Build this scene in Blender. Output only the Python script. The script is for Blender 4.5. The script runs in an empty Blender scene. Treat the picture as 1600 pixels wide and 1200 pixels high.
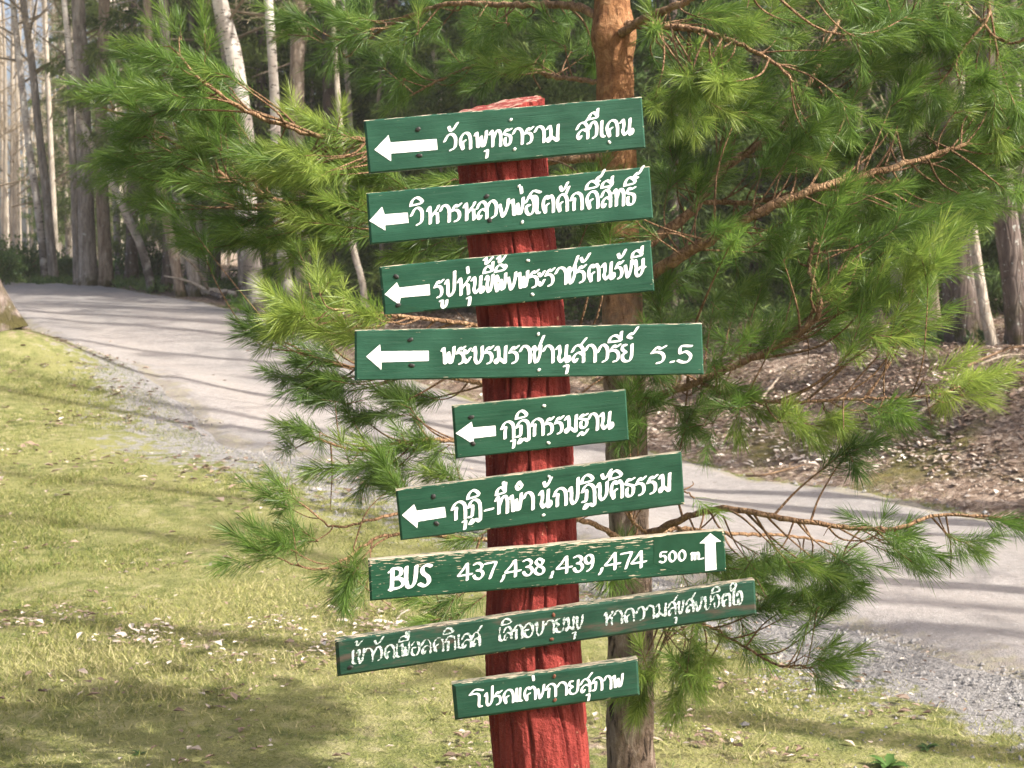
import bpy, bmesh, math, random
import numpy as np
from mathutils import Vector, Matrix, noise as mnoise

random.seed(7); RNG = np.random.default_rng(7)
SC = bpy.context.scene
COL = SC.collection

# ------------------------------------------------------------------ camera, sky, sun, exposure
F = 2400.0; CAMZ = 1.6; PITCH = math.atan(160.0 / F)
cam_d = bpy.data.cameras.new('camera'); cam = bpy.data.objects.new('camera', cam_d); COL.objects.link(cam)
cam.location = (0, 0, CAMZ); cam.rotation_euler = (math.pi / 2 - PITCH, 0, 0)
cam_d.sensor_width = 36; cam_d.lens = 36 * F / 1600; cam_d.clip_start = 0.05; cam_d.clip_end = 900
cam_d.dof.use_dof = True; cam_d.dof.focus_distance = 3.05; cam_d.dof.aperture_fstop = 13
SC.camera = cam
SUN = Vector((0.72, -0.34, 0.64)).normalized()
EL = math.asin(SUN.z); AZ = math.atan2(SUN.x, SUN.y)
W = bpy.data.worlds.new('World'); SC.world = W; W.use_nodes = True
wn = W.node_tree; bg = wn.nodes['Background']
sky = wn.nodes.new('ShaderNodeTexSky'); sky.sky_type = 'NISHITA'; sky.sun_disc = False
sky.sun_elevation = EL; sky.sun_rotation = AZ; sky.dust_density = 7.0; sky.air_density = 0.8
wn.links.new(sky.outputs[0], bg.inputs[0]); bg.inputs[1].default_value = 0.15
sl = bpy.data.lights.new('sun', 'SUN'); sl.energy = 5.0; sl.angle = math.radians(0.5); sl.color = (1, 0.945, 0.86)
so = bpy.data.objects.new('sun', sl); COL.objects.link(so); so.rotation_euler = SUN.to_track_quat('Z', 'Y').to_euler()
SC.view_settings.view_transform = 'Standard'; SC.view_settings.look = 'None'
SC.view_settings.exposure = 1.03; SC.view_settings.gamma = 1.0
SC.cycles.max_bounces = 6; SC.cycles.transparent_max_bounces = 6
SC.cycles.diffuse_bounces = 3

# ------------------------------------------------------------------ helpers
CP, SP = math.cos(PITCH), math.sin(PITCH)
def ray(x, y):
    u = (x - 800) / F; v = (600 - y) / F
    return np.array([u, CP + v * SP, -SP + v * CP])
def P(x, y, Y):
    d = ray(x, y); t = Y / d[1]
    return np.array([d[0] * t, Y, CAMZ + d[2] * t])

def mesh(name, verts, faces, mat=None, parent=None, smooth=False, attrs=None, uv=None):
    """verts (n,3); faces: list of index lists or an (m,k) array; links ONE mesh object"""
    verts = np.asarray(verts, dtype=np.float32)
    me = bpy.data.meshes.new(name)
    if isinstance(faces, np.ndarray):
        m, k = faces.shape
        lt = np.full(m, k, dtype=np.int32); idx = faces.astype(np.int32).ravel()
    else:
        lt = np.array([len(f) for f in faces], dtype=np.int32)
        idx = np.fromiter((i for f in faces for i in f), dtype=np.int32)
    ls = np.concatenate(([0], np.cumsum(lt)[:-1])).astype(np.int32)
    me.vertices.add(len(verts)); me.vertices.foreach_set('co', verts.ravel())
    me.loops.add(len(idx)); me.loops.foreach_set('vertex_index', idx)
    me.polygons.add(len(lt)); me.polygons.foreach_set('loop_start', ls); me.polygons.foreach_set('loop_total', lt)
    me.polygons.foreach_set('use_smooth', np.full(len(lt), smooth, dtype=bool))
    for an, av in (attrs or {}).items():
        a = me.attributes.new(an, 'FLOAT', 'POINT'); a.data.foreach_set('value', np.asarray(av, dtype=np.float32))
    if uv is not None:
        l = me.uv_layers.new(name='UVMap'); l.data.foreach_set('uv', np.asarray(uv, np.float32)[idx].ravel())
    me.update(calc_edges=True); me.validate()
    if mat: me.materials.append(mat)
    o = bpy.data.objects.new(name, me); COL.objects.link(o)
    if parent: o.parent = parent
    return o

def thing(name, label, cat, loc=(0, 0, 0), group=None):
    o = bpy.data.objects.new(name, None); COL.objects.link(o); o.location = loc
    o.empty_display_size = 0.1
    tag(o, label, cat, group); return o
def tag(o, label, cat, group=None, kind=None):
    o['label'] = label; o['category'] = cat
    if group: o['group'] = group
    if kind: o['kind'] = kind
def struct(o, label=None, kind='structure'):
    o['kind'] = kind
    if label: o['label'] = label
    return o

class Geo:
    """gathers vertex / face / attribute blocks and links them as one mesh"""
    def __init__(s): s.v = []; s.q = []; s.t = []; s.a = []; s.n = 0
    def add(s, v, q=None, t=None, a=0.0):
        v = np.asarray(v, np.float32)
        if q is not None and len(q): s.q.append(np.asarray(q) + s.n)
        if t is not None and len(t): s.t.append(np.asarray(t) + s.n)
        s.v.append(v); s.a.append(np.broadcast_to(np.asarray(a, np.float32), (len(v),))); s.n += len(v)
    def build(s, name, mat, parent=None, smooth=False, off=(0, 0, 0)):
        if not s.v: return None
        v = np.concatenate(s.v) - np.asarray(off, np.float32); at = {'tint': np.concatenate(s.a)}
        if s.q and s.t:
            f = [list(r) for r in np.concatenate(s.q)] + [list(r) for r in np.concatenate(s.t)]
        elif s.q: f = np.concatenate(s.q)
        else: f = np.concatenate(s.t)
        return mesh(name, v, f, mat, parent, smooth, at)

def smooth_path(pts, n):
    """Catmull-Rom resample to n points"""
    p = np.asarray(pts, float)
    if len(p) < 2: return p
    e = np.vstack([2 * p[0] - p[1], p, 2 * p[-1] - p[-2]])
    L = np.concatenate(([0], np.cumsum(np.linalg.norm(np.diff(p, axis=0), axis=1)))); L /= max(L[-1], 1e-9)
    out = []
    for s in np.linspace(0, 1, n):
        i = min(max(np.searchsorted(L, s, 'right') - 1, 0), len(p) - 2)
        t = (s - L[i]) / max(L[i + 1] - L[i], 1e-9)
        a, b, c, d = e[i], e[i + 1], e[i + 2], e[i + 3]
        out.append(.5 * ((2 * b) + (-a + c) * t + (2 * a - 5 * b + 4 * c - d) * t * t + (-a + 3 * b - 3 * c + d) * t ** 3))
    return np.array(out)

def tube(geo, path, rad, seg=6, a=0.0, cap=True, wob=0.0):
    p = np.asarray(path, float); n = len(p); r = np.broadcast_to(np.asarray(rad, float), (n,))
    tg = np.gradient(p, axis=0); tg /= np.linalg.norm(tg, axis=1)[:, None] + 1e-12
    ref = np.array([0, 0, 1.0]) if abs(tg[0][2]) < .9 else np.array([1.0, 0, 0])
    u = np.cross(tg[0], ref); u /= np.linalg.norm(u); U = []
    for i in range(n):
        u = u - tg[i] * u.dot(tg[i]); u /= np.linalg.norm(u) + 1e-12; U.append(u)
    U = np.array(U); V = np.cross(tg, U)
    ang = np.linspace(0, 2 * math.pi, seg, endpoint=False)
    rr = r[:, None] * (1 + (wob * RNG.standard_normal((n, seg)) if wob else 0))
    v = p[:, None, :] + rr[..., None] * (np.cos(ang)[None, :, None] * U[:, None, :] + np.sin(ang)[None, :, None] * V[:, None, :])
    v = v.reshape(-1, 3)
    i = np.arange(n - 1)[:, None] * seg; j = np.arange(seg)[None, :]; k = (j + 1) % seg
    q = np.stack([i + j, i + k, i + seg + k, i + seg + j], -1).reshape(-1, 4)
    if cap:
        v = np.vstack([v, p[-1] + tg[-1] * r[-1]])
        c = len(v) - 1; b = (n - 1) * seg
        t = np.array([[b + jj, b + (jj + 1) % seg, c, c] for jj in range(seg)])
        geo.add(v, q=q, t=t[:, :3], a=a)
    else: geo.add(v, q=q, a=a)

def vnoise(x, y, s=0):
    """smooth value noise, numpy, -1..1"""
    xi = np.floor(x).astype(np.int64); yi = np.floor(y).astype(np.int64); fx = x - xi; fy = y - yi
    fx = fx * fx * (3 - 2 * fx); fy = fy * fy * (3 - 2 * fy)
    def h(a, b):
        n = (a * 374761393 + b * 668265263 + s * 974634533) & 0xffffffff
        n = ((n ^ (n >> 13)) * 1274126177) & 0xffffffff
        return ((n ^ (n >> 16)) & 0xffff) / 32767.5 - 1
    return (h(xi, yi) * (1 - fx) + h(xi + 1, yi) * fx) * (1 - fy) + (h(xi, yi + 1) * (1 - fx) + h(xi + 1, yi + 1) * fx) * fy
def fbm(x, y, o=4, s=0):
    r = 0; a = .5
    for k in range(o): r = r + a * vnoise(x * 2 ** k, y * 2 ** k, s + k); a *= .5
    return r

# ------------------------------------------------------------------ node materials
class M:
    def __init__(s, name, rough=.8, spec=.3):
        s.m = bpy.data.materials.new(name); s.m.use_nodes = True; s.t = s.m.node_tree
        s.b = s.t.nodes['Principled BSDF']; s.set('Roughness', rough); s.set('Specular IOR Level', spec)
    def nd(s, typ, **kw):
        n = s.t.nodes.new('ShaderNode' + typ)
        for k, v in kw.items(): setattr(n, k, v)
        return n
    def link(s, a, b): s.t.links.new(a, b)
    def set(s, k, v):
        i = s.b.inputs[k]
        if hasattr(v, 'links'): s.link(v, i)
        else: i.default_value = v
    def inp(s, i, v):
        if hasattr(v, 'links'): s.link(v, i)
        else: i.default_value = (*v, 1) if isinstance(v, tuple) and len(v) == 3 and i.type == 'RGBA' else v
    def coord(s, kind='Object', scale=(1, 1, 1)):
        c = s.nd('TexCoord'); mp = s.nd('Mapping'); s.link(c.outputs[kind], mp.inputs[0]); mp.inputs[3].default_value = scale
        return mp.outputs[0]
    def noise(s, co, scale, detail=4, rough=.55, dist=0.0):
        n = s.nd('TexNoise'); s.link(co, n.inputs['Vector']); n.inputs['Scale'].default_value = scale
        n.inputs['Detail'].default_value = detail; n.inputs['Roughness'].default_value = rough; n.inputs['Distortion'].default_value = dist
        return n.outputs[0]
    def voro(s, co, scale, feature='F1', out='Distance'):
        n = s.nd('TexVoronoi', feature=feature); s.link(co, n.inputs['Vector']); n.inputs['Scale'].default_value = scale
        return n.outputs[out]
    def attr(s, name): 
        n = s.nd('Attribute'); n.attribute_name = name; return n.outputs['Fac']
    def rng(s, v, a, b, c=0.0, d=1.0, smooth=True):
        n = s.nd('MapRange'); n.interpolation_type = 'SMOOTHSTEP' if smooth else 'LINEAR'
        s.inp(n.inputs[0], v); s.inp(n.inputs[1], a); s.inp(n.inputs[2], b); s.inp(n.inputs[3], c); s.inp(n.inputs[4], d); return n.outputs[0]
    def math(s, op, a, b=0.0):
        n = s.nd('Math', operation=op); s.inp(n.inputs[0], a); s.inp(n.inputs[1], b); return n.outputs[0]
    def mix(s, f, a, b, mode='MIX'):
        n = s.nd('Mix', data_type='RGBA', blend_type=mode); s.inp(n.inputs[0], f)
        s.inp(n.inputs[6], a); s.inp(n.inputs[7], b); return n.outputs[2]
    def ramp(s, f, stops):
        n = s.nd('ValToRGB'); s.link(f, n.inputs[0]); e = n.color_ramp.elements
        while len(e) < len(stops): e.new(.5)
        for k, (p, c) in enumerate(stops): e[k].position = p; e[k].color = (*c, 1)
        return n.outputs[0]
    def bump(s, h, strength=.5, dist=.01):
        n = s.nd('Bump'); n.inputs['Strength'].default_value = strength; n.inputs['Distance'].default_value = dist
        s.link(h, n.inputs['Height']); s.set('Normal', n.outputs[0])

def mat_terrain():
    m = M('ground_cover', .95, .1); co = m.coord()
    n1 = m.noise(co, 1.1, 5); n2 = m.noise(co, 9, 5, .65); n3 = m.noise(co, 60, 4, .7)
    grass = m.ramp(n2, [(.3, (.09, .118, .036)), (.48, (.205, .218, .070)), (.62, (.34, .318, .148)), (.8, (.49, .43, .29))])
    grass = m.mix(m.rng(n1, .42, .66), grass, (.28, .275, .105))
    grass = m.mix(m.rng(n3, .5, .75, 0, .7), grass, (.30, .26, .17)); grass = m.mix(m.rng(m.noise(co, 2.3, 5, .75), .60, .70, 0, .7), grass, (.20, .165, .11))
    grass = m.mix(m.rng(n3, .46, .28, 0, .6), grass, (.04, .045, .015))
    leaf = m.ramp(m.voro(co, 26, out='Color'), [(0, (.12, .082, .06)), (.35, (.24, .17, .125)), (.65, (.37, .28, .215)), (1, (.52, .43, .35))])
    leaf = m.mix(m.rng(n3, .55, .35, 0, .8), leaf, (.055, .04, .03))
    moss = m.mix(m.rng(n2, .4, .6), (.17, .15, .03), (.09, .10, .025))
    leaf = m.mix(m.math('MULTIPLY', m.rng(n1, .53, .66), .75), leaf, moss)
    grav = m.ramp(m.voro(co, 55, out='Color'), [(0, (.19, .18, .172)), (.5, (.285, .272, .262)), (1, (.39, .375, .362))])
    fl = m.math('ADD', m.attr('litter'), m.math('MULTIPLY', m.math('SUBTRACT', n2, .5), .9))
    fg = m.math('ADD', m.attr('gravel'), m.math('MULTIPLY', m.math('SUBTRACT', n2, .5), 1.2))
    c = m.mix(m.rng(fg, .42, .6), grass, grav); c = m.mix(m.rng(fl, .4, .6), c, leaf)
    m.set('Base Color', c); m.bump(m.math('ADD', n3, m.math('MULTIPLY', n2, .8)), 1.0, .03); return m.m

def mat_road():
    m = M('road_gravel', .95, .12); co = m.coord()
    n1 = m.noise(co, .8, 4); n2 = m.noise(co, 14, 5, .7); n3 = m.noise(co, 120, 3, .7)
    c = m.ramp(n2, [(.3, (.24, .218, .203)), (.55, (.325, .297, .278)), (.75, (.40, .370, .348))])
    c = m.mix(m.rng(n1, .4, .65, 0, .6), c, (.25, .24, .23))
    tr = m.attr('track')                                   # worn wheel tracks: paler, finer
    c = m.mix(m.math('MULTIPLY', tr, .5), c, (.35, .315, .285))
    c = m.mix(m.rng(m.noise(co, 3.2, 5, .7), .45, .7, 0, .4), c, (.25, .222, .202)); st = m.voro(co, 34, out='Color'); c = m.mix(m.rng(m.noise(co, 42, 4, .75), .52, .66, 0, .6), c, m.ramp(st, [(0, (.12, .12, .12)), (1, (.55, .53, .5))]))
    c = m.mix(m.rng(n3, .42, .26, 0, .55), c, (.13, .115, .105))
    sp = m.rng(m.voro(co, 9), .10, .05, 0, .8); c = m.mix(sp, c, (.17, .12, .085))
    rim = m.math('ADD', m.attr('rim'), m.math('MULTIPLY', m.math('SUBTRACT', m.noise(co, 4.5, 6, .7), .5), 1.5))
    c = m.mix(m.rng(rim, .72, .98, 0, .6), c, m.mix(m.rng(n2, .4, .6), (.25, .215, .175), (.27, .25, .15)))
    m.set('Base Color', c); m.bump(m.math('ADD', m.math('ADD', n3, n2), m.noise(co, 34, 4, .8)), .8, .012); return m.m

def mat_bark(name, dark, mid, lite, sc=14, stretch=.22, lichen=0.0, moss_z=None, bump=.9):
    m = M(name, .92, .15); co = m.coord('Object', (1, 1, stretch)); c2 = m.coord()
    n = m.noise(co, sc, 6, .65, .4); n2 = m.noise(c2, 5, 4); v = m.voro(co, sc * 1.3, 'DISTANCE_TO_EDGE')
    c = m.ramp(n, [(.3, dark), (.5, mid), (.72, lite)]); c = m.mix(m.rng(v, .07, 0, 0, .35), c, tuple(x * .45 for x in dark))
    if lichen: c = m.mix(m.rng(m.noise(c2, 16, 4, .6), .67 - .1 * lichen, .72 - .1 * lichen, 0, .8), c, (.42, .44, .40))
    if moss_z:
        g = m.nd('SeparateXYZ'); m.link(c2, g.inputs[0])
        c = m.mix(m.math('MULTIPLY', m.rng(g.outputs[2], moss_z, 0, 0, 1), m.rng(n2, .38, .6)), c, (.055, .048, .016))
    c = m.mix(m.math('MULTIPLY', m.attr('tint'), .9), c, tuple(x * .9 for x in dark))
    m.set('Base Color', c); m.bump(m.math('ADD', n, m.math('MULTIPLY', m.rng(v, 0, .14), .35)), bump, .02); return m.m

def mat_birch():
    m = M('birch_bark', .75, .25); co = m.coord(); cs = m.coord('Object', (1, 1, 3.2))
    n = m.noise(co, 3.0, 5, .6); s = m.noise(cs, 9, 4, .7)
    c = m.mix(m.rng(n, .35, .62), (.60, .56, .50), (.36, .31, .27))
    c = m.mix(m.rng(s, .56, .63), c, (.045, .038, .034))
    g = m.nd('SeparateXYZ'); m.link(co, g.inputs[0])
    c = m.mix(m.math('MULTIPLY', m.rng(g.outputs[2], 1.6, .2), m.rng(n, .3, .55, .35, 1)), c, (.055, .043, .035))
    m.set('Base Color', c); m.bump(s, .5, .01); return m.m

def mat_pine_bark():
    """grey plated below, orange and flaky higher up the trunk"""
    m = M('scots_pine_bark', .9, .2); co = m.coord('Object', (1, 1, .3)); c2 = m.coord()
    n = m.noise(co, 38, 6, .68, .5); v = m.voro(co, 34, 'DISTANCE_TO_EDGE'); f = m.noise(c2, 26, 6, .75, 1.2)
    low = m.ramp(n, [(.3, (.09, .065, .052)), (.5, (.23, .165, .125)), (.72, (.42, .35, .29))])
    low = m.mix(m.rng(n, .46, .36, 0, .85), low, (.022, .015, .012))
    up = m.ramp(f, [(.3, (.13, .055, .026)), (.5, (.27, .128, .056)), (.7, (.44, .25, .125))])
    up = m.mix(m.rng(n, .44, .34, 0, .75), up, (.09, .038, .02)); up = m.mix(m.rng(f, .62, .72, 0, .6), up, (.62, .40, .22))
    g = m.nd('SeparateXYZ'); m.link(c2, g.inputs[0])
    h = m.math('ADD', g.outputs[2], m.math('MULTIPLY', m.math('SUBTRACT', f, .5), .7))
    m.set('Base Color', m.mix(m.rng(h, 1.15, 1.95), low, up)); m.bump(m.math('ADD', m.math('MULTIPLY', n, 1.6), f), 1.0, .014); return m.m

def mat_leafy(name, c0, c1, c2, trans=.25, rough=.5, spec=.4):
    """foliage: the 'tint' attribute picks dark to pale growth; sunlit pine tufts are painted paler with it"""
    m = M(name, rough, spec)
    c = m.ramp(m.attr('tint'), [(0, c0), (.5, c1), (1, c2)])
    m.set('Base Color', c)
    tr = m.nd('BsdfTranslucent'); m.link(c, tr.inputs[0]); mx = m.nd('MixShader'); mx.inputs[0].default_value = trans
    m.link(m.b.outputs[0], mx.inputs[1]); m.link(tr.outputs[0], mx.inputs[2])
    m.link(mx.outputs[0], m.t.nodes['Material Output'].inputs[0]); return m.m

def mat_post():
    m = M('red_paint_on_bark', .85, .15); co = m.coord('Object', (1, 1, .25)); c2 = m.coord()
    n = m.noise(co, 30, 5, .6); f = m.noise(c2, 26, 5, .6); g = m.attr('groove')
    c = m.mix(m.rng(n, .35, .65), (.150, .021, .018), (.245, .040, .032))
    c = m.mix(m.rng(g, .5, .95, 0, .8), c, (.075, .018, .015))
    c = m.mix(m.rng(m.noise(c2, 42, 5, .7), .655, .68, 0, .75), c, (.42, .20, .13))
    c = m.mix(m.attr('cut'), c, m.mix(m.rng(f, .46, .62), (.26, .055, .045), (.50, .32, .24)))
    m.set('Base Color', c); m.bump(m.math('ADD', n, m.math('ADD', f, m.noise(c2, 120, 4, .7))), 1.0, .008); return m.m

def mat_board(name, base, chips=.2, smear=0.0, seed=0):
    """green board paint over pale wood; UV is metres along / up the board"""
    m = M(name, .5, .22); uv = m.nd('UVMap'); mp = m.nd('Mapping'); m.link(uv.outputs[0], mp.inputs[0])
    mp.inputs[1].default_value = (seed * 3.7, seed * 1.3, 0); co = mp.outputs[0]
    def sc(x, y):
        q = m.nd('Mapping'); m.link(co, q.inputs[0]); q.inputs[3].default_value = (x, y, 1); return q.outputs[0]
    grain = m.noise(sc(9, 240), 1, 4, .6); blot = m.noise(sc(12, 22), 1, 4, .6); streak = m.noise(sc(38, 330), 1, 3, .6)
    fine = m.noise(sc(120, 420), 1, 3, .6)
    c = m.mix(m.rng(blot, .35, .65), tuple(x * .86 for x in base), tuple(min(1, x * 1.17) for x in base))
    c = m.mix(m.rng(grain, .50, .70, 0, .45), c, tuple(x * .55 for x in base))
    c = m.mix(m.rng(fine, .60, .72, 0, .5), c, tuple(x * .5 for x in base))
    c = m.mix(m.rng(grain, .46, .28, 0, .35), c, (base[0] * 1.9 + .02, base[1] * 1.35 + .01, base[2] * 1.45 + .012))
    if smear: c = m.mix(m.rng(m.noise(sc(7, 30), 1, 4, .7), .50, .68, 0, smear), c, (.085, .055, .045))
    e = m.attr('edge')                                     # 1 at the top arris (worn wood, its sunlit line painted pale), 0 in the field
    k = m.math('ADD', streak, m.math('MULTIPLY', e, .27)); k = m.math('ADD', k, chips * .22 - .07)
    wood = m.mix(fine, (.30, .24, .17), (.56, .48, .37))
    c = m.mix(m.rng(k, .70, .73), c, wood)
    m.set('Base Color', c); m.set('Roughness', m.rng(blot, .3, .7, .36, .55))
    m.bump(m.math('ADD', grain, m.math('MULTIPLY', fine, .8)), .4, .0018); return m.m

def mat_plain(name, a, b, sc=40, rough=.7, spec=.3, bump=.3, lo=.35, hi=.65):
    m = M(name, rough, spec); co = m.coord(); n = m.noise(co, sc, 5, .6)
    m.set('Base Color', m.mix(m.rng(n, lo, hi), a, b)); m.bump(n, bump, .004); return m.m

MT = dict(
    ground=mat_terrain(), road=mat_road(), birch=mat_birch(), pine=mat_pine_bark(), post=mat_post(),
    grey=mat_bark('grey_bark', (.12, .10, .085), (.26, .225, .195), (.42, .38, .34), 14, .2, .35, .5),
    brown=mat_bark('brown_bark', (.055, .04, .034), (.13, .10, .086), (.24, .20, .175), 12, .2, .6, .7),
    tan=mat_bark('tan_bark', (.12, .085, .06), (.27, .21, .16), (.44, .37, .30), 14, .2, .2, .4),
    pale=mat_bark('pale_bark', (.24, .20, .16), (.42, .36, .29), (.60, .54, .46), 12, .4, .2),
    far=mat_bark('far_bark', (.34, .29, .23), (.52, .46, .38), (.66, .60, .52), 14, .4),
    twig=mat_bark('twig_bark', (.09, .055, .035), (.22, .14, .085), (.38, .27, .17), 60, .5, bump=.4),
    limb=mat_bark('pine_limb_bark', (.11, .063, .036), (.25, .15, .085), (.44, .30, .18), 45, .6, bump=.7),
    deadwood=mat_bark('dead_wood', (.10, .075, .055), (.27, .22, .17), (.46, .39, .31), 30, .5, bump=.5),
    needle=mat_leafy('pine_needles', (.050, .105, .022), (.128, .222, .038), (.33, .41, .085), .52, .42, .45),
    spruce=mat_leafy('spruce_needles', (.024, .050, .012), (.064, .108, .024), (.15, .20, .045), .35, .6, .25),
    bush=mat_leafy('bush_leaves', (.03, .07, .015), (.075, .15, .03), (.16, .23, .06), .3),
    grass=mat_leafy('grass_blades', (.09, .145, .036), (.265, .272, .076), (.48, .43, .23), .35, .6, .2),
    leaves=mat_leafy('dead_leaves', (.10, .063, .046), (.29, .205, .15), (.74, .66, .57), .15, .7, .25),
    bareleaf=mat_leafy('bare_twigs', (.14, .11, .075), (.30, .24, .16), (.46, .39, .26), .1, .8, .15),
    stones=mat_plain('gravel_stone', (.15, .143, .136), (.28, .27, .262), 9, .85),
    rock=mat_plain('lichen_rock', (.085, .083, .078), (.20, .195, .185), 14, .9),
    white=mat_plain('white_sign_paint', (.50, .60, .56), (.83, .84, .83), 170, .55, .3, .2, .30, .44),
    thin_white=mat_plain('worn_white_sign_paint', (.12, .19, .16), (.56, .60, .59), 200, .6, .25, .2, .36, .56),
    steel=mat_plain('pale_nail_head', (.55, .56, .53), (.75, .75, .72), 400, .5, .4, .1),
    rust=mat_plain('rusty_nail_head', (.09, .035, .02), (.17, .07, .045), 400, .8, .2, .2),
    hole=mat_plain('dark_screw_head', (.012, .012, .011), (.03, .028, .026), 400, .5, .3, .1),
    newpaint=mat_plain('fresh_green_paint', (.005, .040, .021), (.008, .050, .027), 60, .3, .5, .15),
)

# ------------------------------------------------------------------ terrain height from surveyed points
CTRL = [(0, 1200, 4.9), (800, 1200, 5.02), (1600, 1200, 5.1), (0, 900, 7.9), (0, 700, 11.6), (0, 600, 14.2), (40, 518, 16.0), (-400, 560, 15.5),
        (560, 740, 10.6), (350, 700, 12.1), (260, 620, 14.2), (150, 562, 16.8), (60, 530, 19.0),
        (1080, 715, 13.1), (1200, 740, 12.3), (1550, 802, 10.6), (800, 640, 15.1), (560, 560, 18.0), (440, 498, 21.0), (200, 452, 27.0), (0, 441, 33.0),
        (1200, 960, 7.3), (1600, 1080, 5.95), (900, 860, 8.7), (450, 1000, 6.5), (1300, 860, 9.0), (400, 600, 16),
        (1600, 650, 12.0), (1400, 622, 13.2), (1600, 562, 14.3), (1400, 556, 15.4), (1500, 546, 15.6), (1150, 640, 14.8), (1250, 590, 15.4), (1850, 720, 11.0), (1900, 560, 14.0),
        (300, 446, 29.0), (400, 470, 24.0), (570, 480, 23.0), (800, 520, 20.0), (1100, 530, 19.0), (1350, 520, 19.0),
        (100, 415, 40.0), (800, 430, 40.0), (1500, 440, 40.0)]
cp = np.array([P(*c) for c in CTRL])
ext = [(0, 0, 0), (-3, 0, .05), (3, 0, 0), (0, 3, 0), (1.2, 3, 0), (-2, 3, .03), (0, -10, 0), (-15, 0, .4), (15, 0, .5), (-30, 20, 1.2), (8, 6, .25), (30, 20, 1.6), (0, -60, 0), (-60, -10, 1), (60, -10, 1)]
for a in np.linspace(0, math.pi, 9): ext.append((80 * math.cos(a), 80 * math.sin(a) + 5, 2.6)); ext.append((240 * math.cos(a), 240 * math.sin(a), 5.5))
cp = np.vstack([cp, np.array(ext, float)])
def _phi(a, b): return np.sqrt(((a[:, None, :2] - b[None, :, :2]) ** 2).sum(-1) + .6)
_A = _phi(cp, cp) + np.eye(len(cp)) * .02; _w = np.linalg.solve(_A, cp[:, 2])
def height(x, y):
    x = np.atleast_1d(np.asarray(x, float)); y = np.atleast_1d(np.asarray(y, float)); sh = x.shape
    q = np.stack([x.ravel(), y.ravel()], -1); z = np.empty(len(q))
    for k in range(0, len(q), 20000): z[k:k + 20000] = _phi(q[k:k + 20000], cp) @ _w
    return z.reshape(sh)
def gz(x, y): return float(height(x, y)[0])

near = np.array([P(*c)[:2] for c in [(1600, 1080, 5.95), (1200, 960, 7.3), (900, 860, 8.7), (560, 740, 10.6), (350, 700, 12.1), (260, 620, 14.2), (150, 562, 16.8), (60, 530, 19.0)]] + [(-8.0, 23.0), (-12.5, 30)])
far = np.array([P(*c)[:2] for c in [(1550, 802, 10.6), (1200, 740, 12.3), (1080, 715, 13.1), (800, 640, 15.1), (560, 560, 18.0), (440, 498, 21.0), (200, 452, 27.0), (0, 441, 33.0)]])
near = np.vstack([[8.5, -2.5], [4.6, 2.2], near]); far = np.vstack([[12.5, -1.5], [7.0, 5.6], far, [-16.5, 38.0]])
NS = 330
en = smooth_path(np.c_[near, np.zeros(len(near))], NS)[:, :2]; ef = smooth_path(np.c_[far, np.zeros(len(far))], NS)[:, :2]
def road_t(x, y):
    """signed metres into the road (positive inside)"""
    q = np.stack([x.ravel(), y.ravel()], -1)
    d1 = np.empty(len(q)); out = np.empty(len(q))
    loop = np.vstack([en, ef[::-1]])
    for k in range(0, len(q), 4000):
        b = q[k:k + 4000]
        d = np.sqrt(((b[:, None] - loop[None]) ** 2).sum(-1)).min(1)
        ins = np.zeros(len(b), bool); x0, y0 = loop[:, 0], loop[:, 1]; x1, y1 = np.roll(x0, -1), np.roll(y0, -1)
        c = ((y0[None] > b[:, 1:2]) != (y1[None] > b[:, 1:2])) & (b[:, 0:1] < (x1 - x0)[None] * (b[:, 1:2] - y0[None]) / (y1 - y0 + 1e-9)[None] + x0[None])
        ins = c.sum(1) % 2 == 1
        out[k:k + 4000] = np.where(ins, d, -d)
    return out.reshape(x.shape)

# near side = -1, far (bank) side = +1, from the road's middle line
mid = (en + ef) / 2
def side(x, y):
    q = np.stack([x.ravel(), y.ravel()], -1); out = np.empty(len(q))
    dn = np.empty(len(q)); df = np.empty(len(q))
    for k in range(0, len(q), 8000):
        b = q[k:k + 8000]
        dn[k:k + 8000] = np.sqrt(((b[:, None] - en[None, ::2]) ** 2).sum(-1)).min(1); df[k:k + 8000] = np.sqrt(((b[:, None] - ef[None, ::2]) ** 2).sum(-1)).min(1)
    return np.where(df < dn, 1, -1).reshape(x.shape)

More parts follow.
